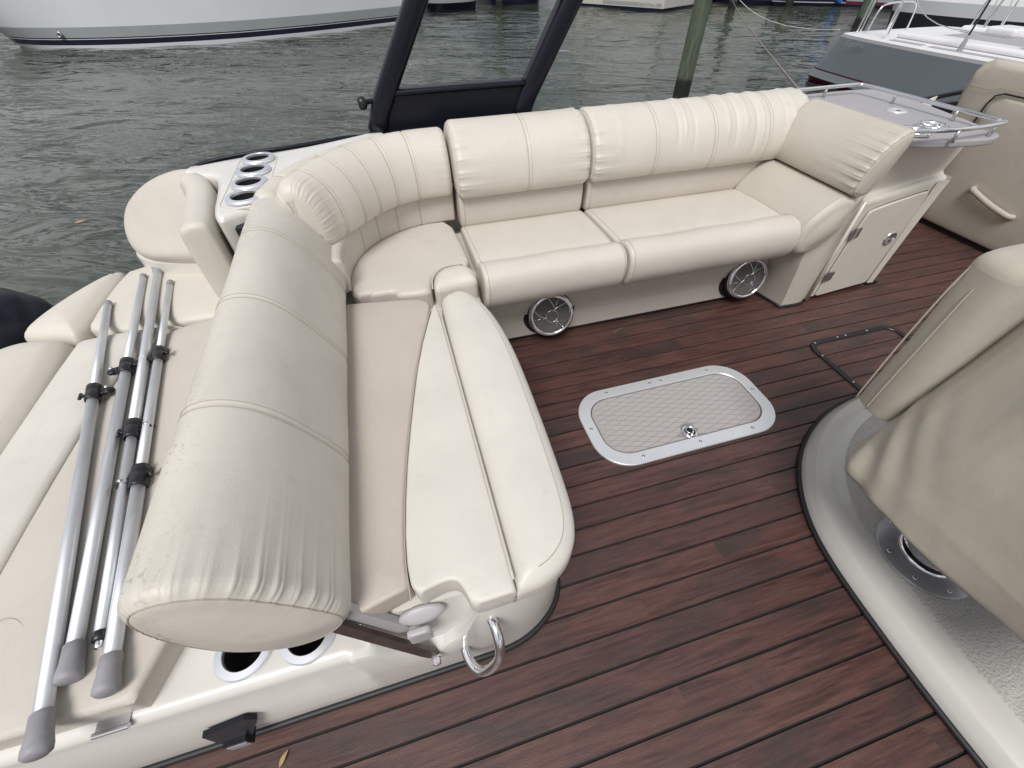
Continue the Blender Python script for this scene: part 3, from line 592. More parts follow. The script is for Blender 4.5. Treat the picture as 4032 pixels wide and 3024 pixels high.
MB().tube(np.column_stack([resample(chaikin([(1.478, 1.106), (1.60, 1.096), (1.640, 1.116), (1.640, 1.60), (1.480, 1.60)], 1), 60), np.full(60, .006)]), .007, 6, closed=True).build('rubber_trim', BLACK, ca)
def fy(x): return 1.112+(x-1.64)*.085
def fz(x): return .437+(x-1.64)*.070
X0, X1 = 1.648, 2.060
fr = MB()
P8 = []
for x in (X0, X1):
    P8.append([(x, fy(x), .016), (x, fy(x), fz(x)-.012), (x, fy(x)+.008, fz(x)), (x, fy(x)+.022, fz(x)+.004), (x, fy(x)+.030, fz(x)+.012), (x, fy(x)+.010, .625), (x, 1.62, .625), (x, 1.62, .016)])
fr.grid(np.array(P8), cv=True); fr.f.append(tuple(range(8))[::-1]); fr.f.append(tuple(8+i for i in range(8))); cbody = fr.build('carcass', GEL2, ca, smooth=False)
bmod = cbody.modifiers.new('bevel', 'BEVEL'); bmod.width = .006; bmod.segments = 3; bmod.limit_method = 'ANGLE'
dp = MB().tube([(1.6455, fy(1.644)-.002, .01), (1.6455, fy(1.644)-.002, .44)], .007, 8); dp.build('corner_strip', GEL2, ca)
MB().box((1.640, fy(1.644)+.004, .01), (1.649, fy(1.65)+.02, .43)).build('corner_gap', GEL2, ca, smooth=False)
dpoly = [(1.684, .03), (1.682, .022), (1.682, .022), (1.69, .022), (1.97, .022), (1.982, .022), (1.982, .022), (1.982, .03), (1.988, .20), (1.992, fz(1.99)-.040), (1.972, fz(1.97)-.031), (1.715, fz(1.70)-.040), (1.692, fz(1.69)-.055), (1.686, .2)]
gp = resample(chaikin(dpoly, 1), 90); c_ = gp.mean(0)
def face(p, off): return [(x, fy(x)-off, z) for x, z in p]
g_ = MB(); go = gp+(gp-c_)/np.linalg.norm(gp-c_, axis=1)[:, None]*.003
g_.add(face(go, .0008), [tuple(range(90))]); g_.build('door_gap', DARK, ca, smooth=False)
d_ = MB().grid(np.array([face(gp, .0), face(gp, .006), face(c_+(gp-c_)*.985, .009)]), cv=True); d_.f.append(tuple(180+i for i in range(90))); door = d_.build('door', GEL2, ca, auto=40)
for hz in (.125, .315):
    h_ = MB().box((1.667, fy(1.68)-.0135, hz-.020), (1.704, fy(1.68)-.0105, hz+.020)); h_.tube([(1.684, fy(1.684)-.015, hz-.021), (1.684, fy(1.684)-.015, hz+.021)], .0045, 10); h_.build('hinge', STEEL, door, smooth=False)
lt = MB().lathe([(.030, 0), (.030, .004), (.026, .007), (.021, .007), (.019, .002), (1e-4, .002)], (1.930, fy(1.93)-.008, .245), (0, -1, 0), 32).build('latch', CHROME, door)
l2 = MB().box((1.919, fy(1.93)-.016, .228), (1.941, fy(1.93)-.0095, .243)); l2.box((1.926, fy(1.93)-.015, .241), (1.934, fy(1.93)-.0095, .262)); l2.build('latch_lever', STEEL, lt, smooth=False)
pp = MB()
for z_, w_ in ((.012, .0), (.10, .002), (.25, .010), (.40, .020), (.46, .026)): pp.v += [(2.000, fy(2.0)-.004, z_), (2.030+w_, fy(2.03)-.010, z_), (2.062+w_, fy(2.06)+.004, z_), (2.062+w_, 1.30, z_)]
pp.f += [(4*i+j, 4*i+j+1, 4*i+j+5, 4*i+j+4) for i in range(4) for j in range(3)]; pp.build('corner_post', GEL2, ca, auto=30)
MB().box((2.002, fy(2.0)-.008, 0), (2.060, 1.30, .012)).build('post_trim', BLACK, ca, smooth=False)
top_o = [(1.60, 1.66), (1.60, 1.13), (1.66, 1.075), (1.70, 1.055), (1.82, 1.025), (1.90, 1.018), (1.955, 1.030), (1.975, 1.055), (2.000, 1.12), (2.05, 1.30), (2.12, 1.56), (2.13, 1.60), (2.09, 1.645), (2.0, 1.665), (1.88, 1.668)]
ctop_ = cushion(top_o, .626, .648, .006, .005, 0, 1, 150).build('counter', COUNTER, ca, auto=60)
bool_cut(ctop_, [cyl_cutter(1.705, 1.128, .60, .70, .033), cyl_cutter(1.815, 1.158, .60, .70, .033)])
for x, y in ((1.705, 1.128), (1.815, 1.158)):
    h_ = MB().lathe([(.032, -.02), (.033, .004), (.036, .010), (.041, .0115), (.046, .009), (.047, .002), (.040, -.002)], (x, y, .650), n=40).build('cup_holder', CHROME, ca)
    MB().lathe([(.0325, -.004), (.032, -.021), (1e-4, -.021)], (x, y, .650), n=32).build('well', PLASTIC, h_)
ts = MB().lathe([(.034, 0), (.034, .002), (.028, .004), (.016, .004), (.013, .001), (1e-4, .001)], (1.885, 1.355, .648), n=36).build('table_socket', ALU_W, ca)
MB().box((1.876, 1.347, .6495), (1.896, 1.358, .6503)).build('socket_slot', DARK, ts, smooth=False)
RZ = .682
rail_p = spline([(1.62, 1.60, RZ), (1.80, 1.602, RZ), (1.925, 1.602, RZ), (1.94, 1.600, RZ), (1.952, 1.585, RZ), (1.956, 1.30, RZ), (1.962, 1.075, RZ), (1.958, 1.045, RZ), (1.935, 1.038, RZ), (1.80, 1.028, RZ), (1.68, 1.040, RZ), (1.60, 1.07, RZ)], 110, 2)
rl = MB().tube(rail_p, .0068, 12).build('rail', CHROME, ca)
for x, y in ((1.78, 1.602), (1.954, 1.44), (1.957, 1.20), (1.905, 1.037), (1.745, 1.031)): MB().tube([(x, y, .646), (x, y, RZ)], [.0062, .0050], 10).build('rail_post', STEEL, rl)

# ------------------------------------------------------------ padded partition across the deck, fence panel behind
pa = thing('padded_partition', (2.85, 1.2, 0), 'tall beige padded partition with a grab handle beyond the cabinet', 'partition')
def xwall(y0, y1, z0, z1, x0, x1, r, crown): 
    mb_ = cushion(rrect(y0, z0, y1, z1, min(.05, (y1-y0)/3)), x0, x1, r, .01, crown, 1, 140); mb_.v = [(2.79+(.11-z), x, y) for x, y, z in mb_.v]; return mb_
xwall(.10, 1.765, .018, .700, .0, .098, .028, .006).build('back_shell', V_BEIGE, pa)
xwall(.30, 1.600, .025, .585, .08, .1145, .012, .010).build('inset_panel', V_BEIGE, pa)
MB().tube([(2.7905, 1.612, .03), (2.7885, 1.612, .55), (2.7885, 1.60, .585), (2.7885, 1.57, .598), (2.7885, .35, .598)], .0035, 6).build('panel_groove', BLACK, pa)
MB().tube([(2.788, 1.76, .60), (2.788, 1.64, .602), (2.788, 1.60, .615), (2.788, .2, .618)], .0014, 5).build('seam', V_THREAD, pa)
MB().box((2.80, .1, 0), (2.88, 1.76, .02)).build('base_gap', DARK, pa, smooth=False)
hh = spline([(2.786, 1.415, .235), (2.757, 1.412, .238), (2.750, 1.39, .234), (2.752, 1.30, .206), (2.756, 1.215, .190), (2.764, 1.197, .188), (2.788, 1.194, .187)], 40, 2)
MB().tube(hh, .0125, 12).build('handle', V_BEIGE, pa)
MB().box((2.775, 1.60, .672), (2.80, 1.63, .690)).build('corner_tab', LATCHP, pa, smooth=False) if False else None
ff = thing('fence_panel', (2.35, 1.75, .2), 'cream canvas side panel on a dark tube behind the counter rail', 'fence')
MB().tube(spline([(2.14, 1.72, .530), (2.40, 1.745, .545), (2.62, 1.765, .552), (2.95, 1.80, .560)], 24), .012, 10).build('top_tube', BLACKP, ff)
MB().tube([(2.08, 1.715, .527), (2.26, 1.730, .537)], .014, 10).build('tube_sleeve', STEEL, ff)
fpn = MB()
for a, b, dy in ((2.13, 2.36, .0), (2.37, 2.62, .012)):
    n_ = 14; row = []
    for i in range(n_):
        t_ = i/(n_-1); x = a+(b-a)*t_; sag = .012*math.sin(t_*math.pi); zt = .535+.035*(x-2.14)/.5-sag
        row.append([(x, 1.675+.09*(x-2.13)+dy+.006*math.sin(t_*9+k), .10+(zt-.10)*k/6) for k in range(7)])
    f_ = MB().grid(np.array(row)).build('canvas_sheet', V_CREAM, ff); s_ = f_.modifiers.new('thick', 'SOLIDIFY'); s_.thickness = .004
MB().box((2.60, 1.74, .05), (2.80, 1.77, .53)).build('dark_frame', BLACKP, ff, smooth=False)
# ------------------------------------------------------------ floor hatches
ha = thing('floor_hatch', (.77, .715, 0), 'silver framed floor hatch with a grey diamond pattern lid', 'hatch')
N_ = 12
ring_plate(MB(), rrect(.444, .560, 1.100, .875, .112, N_), rrect(.484, .602, 1.060, .834, .076, N_), .001, .0075, .002).build('frame', ALU_W, ha, auto=40)
lid_o = rrect(.4865, .6045, 1.0575, .8315, .074, N_)
MB().prism(lid_o, .0006, .0036).build('lid', EVA_G, ha, smooth=False)
def clip_poly(poly, hull_):
    out = [np.array(p) for p in poly]; h = np.asarray(hull_)
    for i in range(len(h)):
        a, b = h[i], h[(i+1) % len(h)]; e = b-a
        if e@e < 1e-12: continue
        inn = lambda p: e[0]*(p[1]-a[1])-e[1]*(p[0]-a[0]) >= 0
        res = []
        for j in range(len(out)):
            p, q = out[j], out[(j+1) % len(out)]; ip, iq = inn(p), inn(q)
            if ip: res.append(p)
            if ip != iq:
                d = q-p; den = e[0]*d[1]-e[1]*d[0]; t_ = -(e[0]*(p[1]-a[1])-e[1]*(p[0]-a[0]))/(den if abs(den) > 1e-12 else 1e-12); res.append(p+d*t_)
        out = res
        if len(out) < 3: return []
    return out
dm = MB(); th = math.radians(18.6); sp2 = .0205; dxu = sp2/math.sin(2*th)
ea, eb = np.array((math.cos(th), math.sin(th)))*dxu, np.array((math.cos(th), -math.sin(th)))*dxu; gr = .93
inner_h = rrect(.4885, .6065, 1.0555, .8295, .072, N_)
for i in range(-40, 41):
    for j in range(-40, 41):
        c = np.array((.772, .717))+ea*i+eb*j
        if not (.44 < c[0] < 1.10 and .56 < c[1] < .88): continue
        pl_ = clip_poly([c+(ea+eb)/2*gr*sx_+(ea-eb)/2*gr*sy_ for sx_, sy_ in ((1, 0), (0, 1), (-1, 0), (0, -1))][::1], inner_h)
        if len(pl_) > 2 and (.766-c[0])**2+(.627-c[1])**2 > .0008: dm.prism([tuple(p) for p in pl_], .0036, .0052)
tag(dm.build('diamond_pattern', EVA, ha, smooth=False), kind='stuff')
for x, y in ((.578, .855), (.746, .854), (.790, .854), (.978, .853), (.577, .582), (.776, .581), (.968, .581), (.464, .723), (1.079, .725)): screw(ha, x, y, .0078, .0055)
la = MB().lathe([(.027, 0), (.027, .003), (.024, .005), (.0175, .005), (.0165, .003)], (.766, .627, .0045), n=36).build('latch', CHROME, ha)
MB().lathe([(.0168, .003), (.012, -.001), (1e-4, -.001)], (.766, .627, .0048), n=24).build('latch_cup', DARK, la)
lv = MB().tube([(.766+.0118*math.cos(a), .629+.0118*math.sin(a), .0098) for a in np.linspace(-1.1, 4.24, 24)], .0026, 8); lv.box((.7605, .608, .0075), (.7715, .619, .0115)); lv.build('latch_ring', CHROME, la)
h2 = thing('plank_hatch', (1.6, .72, 0), 'black framed floor hatch filled with planks beside the covered chair', 'hatch')
ring_plate(MB(), rrect(1.437, .540, 1.86, .882, .055, N_), rrect(1.457, .560, 1.84, .862, .036, N_), .0008, .0065, .002).build('frame', PLASTIC, h2, auto=40)
for x, y in ((1.475, .868), (1.585, .872), (1.625, .872), (1.73, .872), (1.447, .80), (1.447, .655)): screw(h2, x, y, .0068, .0042)

# ------------------------------------------------------------ helm platform and covered chair
po = thing('helm_platform', (1.5, .0, 0), 'raised white platform tinted grey for shade with rounded edge under the covered chair', 'platform')
pod = np.array([(1.72, .635), (1.58, .625), (1.44, .600), (1.26, .570), (1.13, .512), (1.03, .440), (.955, .350), (.905, .255), (.880, .15), (.868, .0), (.862, -.16), (.870, -.35), (.90, -.75), (1.1, -.95), (2.1, -.95), (2.3, -.7), (2.3, .35), (2.1, .58), (1.9, .63)])
PP = resample(chaikin(pod, 2), 240); PP = PP if area2(PP) > 0 else PP[::-1]; PN = normals2(PP)
L = [np.column_stack([PP-PN*d, np.full(240, z)]) for d, z in ((0, .004), (0, .012), (.006, .030), (.020, .049), (.024, .0525), (.050, .0605), (.058, .0625), (.066, .0625), (.3, .0625))]
m_ = MB().grid(np.array(L), cv=True); m_.f.append(tuple(8*240+i for i in range(240))); m_.build('shell', GEL_SHADED, po, auto=35)
NS = PP-PN*.088; tx = []
for d, z in ((0, .0620), (.003, .0645), (.006, .0650)): tx.append(np.column_stack([NS-PN*d, np.full(240, z)]))
m_ = MB().grid(np.array(tx), cv=True); m_.f.append(tuple(480+i for i in range(240))); m_.build('nonskid_top', NONSKID, po, auto=35)
MB().tube(np.column_stack([PP+PN*.003, np.full(240, .0065)]), .0075, 8, closed=True).build('rubber_trim', BLACK, po)
ch = thing('captain_chair', (1.065, .105, .065), 'pedestal helm chair under a taupe canvas cover', 'chair')
fl = MB().lathe([(.102, .0), (.102, .003), (.098, .006), (.070, .010), (.050, .013), (.046, .016), (.046, .05), (.040, .056), (.036, .30), (1e-4, .30)], (1.065, .105, .065), n=56).build('pedestal', PLATE, ch, auto=35)
MB().lathe([(.060, .010), (.060, .016), (.054, .020), (.046, .020), (.044, .05)], (1.065, .105, .065), n=44).build('collar', CHROME, fl)
for a in np.radians((100, 160, 205, 250, 300, 20)): screw(fl, 1.065+.086*math.cos(a), .105+.086*math.sin(a), .0735, .0055, name='bolt')
LV = [(.292, [(.826, .292), (.86, .315), (.91, .328), (1.0, .335), (1.25, .33), (1.32, .2), (1.32, -.16), (1.2, -.24), (.90, -.24), (.835, -.20), (.835, -.07), (.826, .0), (.806, .10), (.806, .17), (.814, .24)]),
      (.310, [(.822, .290), (.86, .312), (.91, .325), (1.0, .332), (1.25, .33), (1.32, .2), (1.32, -.16), (1.2, -.24), (.90, -.24), (.832, -.20), (.828, -.07), (.820, .0), (.804, .10), (.803, .17), (.810, .24)]),
      (.36, [(.825, .275), (.86, .302), (.91, .318), (1.0, .330), (1.25, .33), (1.32, .2), (1.32, -.16), (1.2, -.24), (.90, -.24), (.825, -.20), (.812, -.07), (.806, .0), (.797, .10), (.797, .17), (.806, .23)]),
      (.48, [(.820, .276), (.855, .304), (.91, .318), (1.0, .325), (1.25, .33), (1.32, .2), (1.32, -.16), (1.2, -.24), (.88, -.24), (.80, -.20), (.785, -.07), (.782, .0), (.778, .10), (.780, .17), (.795, .22)]),
      (.64, [(.812, .272), (.85, .304), (.91, .318), (1.0, .322), (1.25, .33), (1.30, .2), (1.30, -.16), (1.2, -.24), (.86, -.24), (.775, -.20), (.760, -.07), (.757, .0), (.757, .10), (.762, .17), (.785, .21)]),
      (.80, [(.81, .262), (.85, .298), (.91, .312), (.98, .300), (1.10, .29), (1.12, .2), (1.12, -.16), (1.05, -.23), (.85, -.23), (.765, -.19), (.745, -.07), (.742, .0), (.742, .10), (.750, .16), (.780, .20)]),
      (.90, [(.83, .20), (.86, .23), (.90, .25), (.94, .25), (.98, .24), (1.0, .15), (1.0, -.13), (.97, -.2), (.85, -.2), (.78, -.17), (.765, -.07), (.762, .0), (.762, .10), (.77, .14), (.795, .17)]),
      (.93, [(.85, .15), (.87, .18), (.89, .19), (.92, .19), (.94, .18), (.95, .1), (.95, -.1), (.93, -.15), (.87, -.15), (.83, -.13), (.82, -.07), (.82, .0), (.82, .08), (.825, .10), (.835, .13)])]
nz = 70; zs_ = np.array([l[0] for l in LV]); zz = np.r_[np.linspace(.292, .36, 18), np.linspace(.365, .93, nz-18)]; lev = np.array([resample(chaikin(l[1], 1), 260) for l in LV]); rows = []
for z in zz:
    p = np.stack([np.stack([np.interp(z, zs_, lev[:, i, k]) for i in range(260)]) for k in (0, 1)], 1); p[:, 0] += np.interp(z, [.30, .36, .48, .64, .80, .93], [0, .012, .045, .095, .145, .15])*np.clip((1.08-p[:, 0])/.22, 0, 1); nn = normals2(p); u = np.arange(260)/260
    corner = np.exp(-((p[:, 0]-.84)**2+(p[:, 1]-.30)**2)/.012)
    wr = .0045*np.sin((p[:, 1]*1.4-z+p[:, 0]*.3)*62+1.1*np.sin(z*21))*corner*np.clip((.55-z)/.2, 0, 1)+.004*np.sin(p[:, 1]*17+z*8)*np.clip((z-.3)/.1, 0, 1)
    rows.append(np.column_stack([p+nn*wr[:, None]+np.array((.018, -.004)), np.full(260, z)+.004*np.sin(u*2*np.pi*9)*(z < .293)]))
m_ = MB().grid(np.array(rows), cv=True); m_.f.append(tuple((nz-1)*260+i for i in range(260))); cv_ = m_.build('cover', CANVAS, ch)
so = cv_.modifiers.new('thick', 'SOLIDIFY'); so.thickness = .003; so.offset = -1
def arm_tilt(Lx):
    x, y, z = Lx[..., 0], Lx[..., 1], Lx[..., 2]; return np.stack([x, y+.004*np.sin(z*24+x*10)+.012*(z-.4), z+(x-.9)*.02*(z < .42)], -1)
arm = cushion([(.893, .318), (.899, .380), (.93, .392), (1.05, .395), (1.25, .39), (1.27, .33), (1.05, .30), (.93, .302)], .392, .752, .028, .004, .004, 2, 120, arm_tilt).build('arm_cover', CANVAS, ch)
for pts in ([(.902, .384, .394), (.897, .386, .50), (.897, .388, .60), (.900, .388, .70), (.914, .388, .735)], [(.8945, .352, .394), (.8925, .354, .50), (.8925, .356, .62), (.895, .358, .70), (.912, .36, .740)]):
    MB().tube(spline(pts, 30), .0016, 6).build('cover_seam', V_THREAD if False else CANVAS, arm)
MB().box((.90, -.15, .33), (1.25, .25, .40)).build('seat_pan', BLACKP, ch, smooth=False)

# ------------------------------------------------------------ tow arch
ar = thing('tow_arch', (.3, 1.79, .62), 'glossy black tow arch leg with an open window rising behind the bench', 'arch')
def flatbar(pts, w, th_, name, y=1.79):
    P = np.asarray(pts, float); T = np.gradient(P, axis=0); T /= np.linalg.norm(T, axis=1)[:, None]; N = np.stack([-T[:, 1], T[:, 0]], 1); w = np.broadcast_to(w, (len(P),)); rings = []
    for p, n, ww in zip(P, N, w):
        a = np.linspace(0, 2*np.pi, 20, endpoint=False); ca, sa = np.cos(a), np.sin(a)
        ex = np.sign(ca)*np.abs(ca)**.6*ww/2; ey = np.sign(sa)*np.abs(sa)**.6*th_/2
        rings.append(np.stack([p[0]+n[0]*ex, y+ey, p[1]+n[1]*ex], 1))
    m = MB().grid(np.array(rings), cv=True); m.f.append(tuple(range(20))); m.f.append(tuple((len(P)-1)*20+i for i in range(20))); return m.build(name, BLACKP, ar)
flatbar(resample([(-.005, .63), (.022, .70), (.20, .985), (.50, 1.44)], 30, False), .068, .075, 'leg'); flatbar(resample([(.535, .63), (.560, .70), (.695, .93), (.98, 1.40)], 30, False), .072, .075, 'leg')
flatbar(resample([(.19, 1.003), (.73, 1.003)], 12, False), .050, .06, 'cross_bar'); flatbar(resample([(.03, .742), (.56, .742)], 12, False), .022, .062, 'sill_bar')
MB().box((.01, 1.772, .62), (.55, 1.808, .735)).build('gusset_panel', BLACKP, ar, smooth=False)
MB().box((-.04, 1.755, .60), (.59, 1.84, .632)).build('foot_plate', BLACKP, ar, smooth=False)
kn = MB().lathe([(1e-4, .030), (.012, .030), (.019, .026), (.021, .016), (.019, .006), (.008, .0), (.008, -.03)], (-.022, 1.785, .720), (-1, -.1, -.1), 10).build('clamp_knob', PLASTIC, ar)
gl = thing('gunwale', (.5, 1.8, .3), 'dark rub rail along the boat side behind the drink console', 'gunwale')
gp_ = spline([(-.62, 1.62, .610), (-.56, 1.655, .622), (-.45, 1.675, .628), (-.25, 1.70, .630), (-.05, 1.77, .628), (.15, 1.86, .55), (1.0, 1.87, .45), (2.8, 1.87, .45)], 90, 2)
MB().tube(gp_, .007, 8).build('rub_rail', BLACKP, gl)
MB().box((.05, 1.83, -.05), (5.2, 1.87, .45)).build('side_wall', GEL2, gl, smooth=False)
# pontoon tubes carry the deck
for y, lab in ((1.45, 'port pontoon tube under the deck beneath the bench'), (-.85, 'starboard pontoon tube under the deck beneath the helm')):
    pt_ = MB().lathe([(1e-4, -1.6), (.30, -1.6), (.31, -1.5), (.31, 4.6), (.25, 5.1), (.02, 5.6)], (0, y, -.38), (1, 0, 0), 28).build('pontoon_tube', ALU_W); tag(pt_, 'silver '+lab, 'pontoon', 'pontoon tubes')
ob = thing('outboard_motor', (-1.75, 1.75, -.6), 'black rounded outboard cowling peeking in beside the sun pad', 'outboard motor')
ox, oy = -1.72, 1.80
lo_ = np.array([np.column_stack([ox+sx_*np.sign(np.cos(a))*np.abs(np.cos(a))**.75, oy+sy_*np.sign(np.sin(a))*np.abs(np.sin(a))**.75, np.full(40, z)]) for sx_, sy_, z in ((.12, .08, -.25), (.24, .16, -.20), (.29, .20, -.10), (.29, .205, .0), (.27, .19, .10), (.21, .15, .17), (.10, .07, .20), (.01, .01, .205)) for a in [np.linspace(0, 2*np.pi, 40, endpoint=False)]])
MB().grid(lo_, cv=True).build('cowling', BLACKP, ob); MB().box((ox-.10, oy-.06, -.75), (ox+.08, oy+.06, -.2)).build('leg', BLACKP, ob, smooth=False)

# ------------------------------------------------------------ telescopic poles lying on the sun pad
def pole(label, tip, foot, segs, collars, tip_mat, foot_cap=True, tip_cap=None, z=.3565, z2=.3565):
    a = np.array((*tip, z)); b = np.array((*foot, z2)); L_ = np.linalg.norm(b-a); d = (b-a)/L_; t_ = thing('telescopic_pole', tuple((a+b)/2), label, 'pole', 'aluminium poles on the sun pad')
    at = lambda s_: a+d*s_
    for s0, s1, r in segs: MB().tube([at(s0*L_), at(s1*L_)], r, 22).build('tube', ALU, t_)
    if foot_cap: MB().lathe([(.0112, -.050), (.0140, -.047), (.0146, -.02), (.0168, -.005), (.0165, .002), (.012, .006), (1e-4, .006)], b, d, 24).build('rubber_foot', GREYP, t_)
    else:
        MB().lathe([(.0095, -.012), (.0103, -.010), (.0103, .002), (.007, .004), (1e-4, .004)], b, d, 18).build('end_plug', PLASTIC, t_); MB().lathe([(.006, .0), (.006, .010), (.003, .012), (1e-4, .012)], b+d*.003, d, 10).build('end_screw', CHROME, t_)
    if tip_cap == 'foot': MB().lathe([(.0112, -.035), (.0140, -.033), (.0145, -.018), (.0185, -.005), (.0185, .002), (.014, .005), (1e-4, .006)], a, -d, 24).build('rubber_foot', GREYP, t_)
    else: MB().lathe([(.0090, -.020), (.0099, -.018), (.0099, .001), (.008, .003), (1e-4, .003)], a, -d, 20).build('end_cap', GREYP, t_)
    sd = np.cross(d, (0, 0, 1)); sd /= np.linalg.norm(sd); up_ = np.array((0, 0, 1.))
    for s0, rr_, flip in collars:
        c = at(s0*L_); k = MB().lathe([(rr_*.8, -.026), (rr_, -.025), (rr_, -.010), (rr_*.94, -.008), (rr_*.94, -.004), (rr_, -.002), (rr_, .022), (rr_*.96, .025), (rr_*.8, .026)], c, d, 22).build('clamp_collar', PLASTIC, t_)
        ear = MB()
        for hh_ in (-.004, .014):
            q = c+sd*flip*rr_*.9+d*hh_*.6; o1 = q+sd*flip*.016
            ear.lathe([(1e-4, -.004), (.0085, -.004), (.0095, -.002), (.0095, .002), (.0085, .004), (1e-4, .004)], o1+up_*(.003 if hh_ > 0 else -.006), up_, 14); ear.tube([q, o1], .006, 8)
        ear.build('clamp_ear', PLASTIC, k); ear = MB(); q = c-sd*flip*rr_*.9; ear.tube([q, q-sd*flip*.010+up_*.004], .0045, 8); ear.tube([q-sd*flip*.010-d*.009+up_*.004, q-sd*flip*.010+d*.012+up_*.006], .0035, 8); ear.build('clamp_lever', PLASTIC, k)
        MB().lathe([(.0045, 0), (.0045, .0025), (.002, .003), (1e-4, .0025)], c+sd*flip*(rr_*.9+.016)+up_*.0085, up_, 8).build('clamp_screw', CHROME, k)
pole('aluminium pole nearest the water, grey rubber foot overhanging the pad edge', (-.905, 1.352), (-.618, .200), [(0, .37, .0092), (.355, 1, .0110)], [(.365, .0155, -1)], ALU, z=.3545, z2=.3560)
pole('aluminium pole second from the water, foot half hidden behind its neighbour', (-.848, 1.492), (-.612, .285), [(0, .40, .0092), (.385, 1, .0110)], [(.395, .0155, 1)], ALU, z=.3535, z2=.3555)
pole('aluminium pole with a rubber foot at the far end and a black plugged near end', (-.812, 1.530), (-.588, .330), [(0, .63, .0112), (.62, 1, .0092)], [(.625, .0155, -1)], ALU, foot_cap=False, tip_cap='foot', z=.3555, z2=.3535)
pole('aluminium pole closest to the roll backrest with two black clamps', (-.752, 1.425), (-.552, .252), [(0, .33, .0084), (.32, .68, .0100), (.665, 1, .0116)], [(.325, .0145, 1), (.67, .0160, 1)], ALU, z=.3530, z2=.3560)

# ------------------------------------------------------------ leaves and litter
def leaf(name, c, L_, W_, ang, label, mat, z=.001):
    m = MB(); t_ = np.linspace(0, 1, 9); P = []
    for s_ in (-1, 0, 1): P.append([(L_*(a-.5), s_*W_*math.sin(math.pi*a**.8)*.5, z+.003*abs(s_)*math.sin(3*a)+.002*math.sin(math.pi*a)) for a in t_])
    ca, sa = math.cos(ang), math.sin(ang); m.grid(np.array(P)); m.v = [(c[0]+x*ca-y*sa, c[1]+x*sa+y*ca, c[2]+zz_) for x, y, zz_ in m.v]
    o = m.build(name, mat); s_ = o.modifiers.new('thick', 'SOLIDIFY'); s_.thickness = .0008; return tag(o, label, 'leaf')
leaf('dry_leaf', (-.435, .150, .001), .030, .009, 1.0, 'tiny curled dry leaf on the deck below the black door stop', LEAF)
leaf('floating_leaf', (-2.76, 4.57, -.598), .09, .05, .3, 'single tan leaf floating on the open water', LEAF2)
st = MB().tube(spline([(.745, 1.150, .002), (.775, 1.168, .004), (.80, 1.172, .003)], 12), .0007, 5).build('grass_straw', LEAF); tag(st, 'thin yellow straw on the planks in front of the bench panel', 'straw')
# ------------------------------------------------------------ harbour water
WZ = -.60
def axis_pts(lo, hi, n, far):
    core = np.linspace(lo, hi, n); g = np.cumsum(np.geomspace(.2, far/6, 26)); return np.r_[lo-g[::-1], core, hi+g]
gx, gy = axis_pts(-16, 26, 640, 2500), axis_pts(-3, 30, 520, 2500); X_, Y_ = np.meshgrid(gx, gy, indexing='ij'); H_ = np.zeros_like(X_)
for k in range(46):
    lam = .28*1.055**k*RNG.uniform(.9, 1.1); ang_ = math.radians(68)+RNG.normal(0, .55); kk = 2*math.pi/lam
    H_ += .0021*lam**1.0*np.sin(kk*(math.cos(ang_)*X_+math.sin(ang_)*Y_)+RNG.uniform(0, 6.28)+.8*np.sin(.3*X_+.4*Y_+k))
fade = np.clip((27-X_)/3, 0, 1)*np.clip((X_+18)/3, 0, 1)*np.clip((31-Y_)/3, 0, 1)*np.clip((Y_+4)/3, 0, 1)
patch = .45+.55*np.clip(.5+.7*np.sin(.42*X_+1.2+.5*np.sin(.3*Y_))*np.sin(.35*Y_+.6), 0, 1); H_ *= fade*patch
V = np.stack([X_, Y_, WZ+H_], -1).reshape(-1, 3); nx_, ny_ = X_.shape
idx = np.arange(nx_*ny_).reshape(nx_, ny_); F = np.stack([idx[:-1, :-1], idx[1:, :-1], idx[1:, 1:], idx[:-1, 1:]], -1).reshape(-1, 4)
me = bpy.data.meshes.new('water'); me.vertices.add(len(V)); me.vertices.foreach_set('co', V.ravel()); me.loops.add(F.size); me.loops.foreach_set('vertex_index', F.ravel())
me.polygons.add(len(F)); me.polygons.foreach_set('loop_start', np.arange(0, F.size, 4)); me.polygons.foreach_set('loop_total', np.full(len(F), 4)); me.polygons.foreach_set('use_smooth', np.ones(len(F), bool)); me.update(calc_edges=True); me.validate()
wo = link_mesh('water', me, WATER); tag(wo, 'rippled dark green harbour water', kind='structure')

# ------------------------------------------------------------ boats, piles, lines
def outline_hull(parent, levels, n=140, it=1, top_mat=None, top_name='deck'):
    """levels: (z, outline) from keel to sheer; bands: material between consecutive levels"""
    R = [np.column_stack([resample(chaikin(o, it), n), np.full(n, z)]) for z, o, *_ in levels]
    for (z, o, mat, nm), a, b in zip(levels[:-1], R[:-1], R[1:]):
        if mat is not None: MB().grid(np.array([a, .5*(a+b), b]), cv=True).build(nm, mat, parent)
    if top_mat: MB().add(R[-1], [tuple(range(n))]).build(top_name, top_mat, parent, smooth=False)
    return R
def scaled(o, f, dx=0, dy=0): o = np.asarray(o, float); c = o.mean(0); return c+(o-c)*f+np.array((dx, dy))
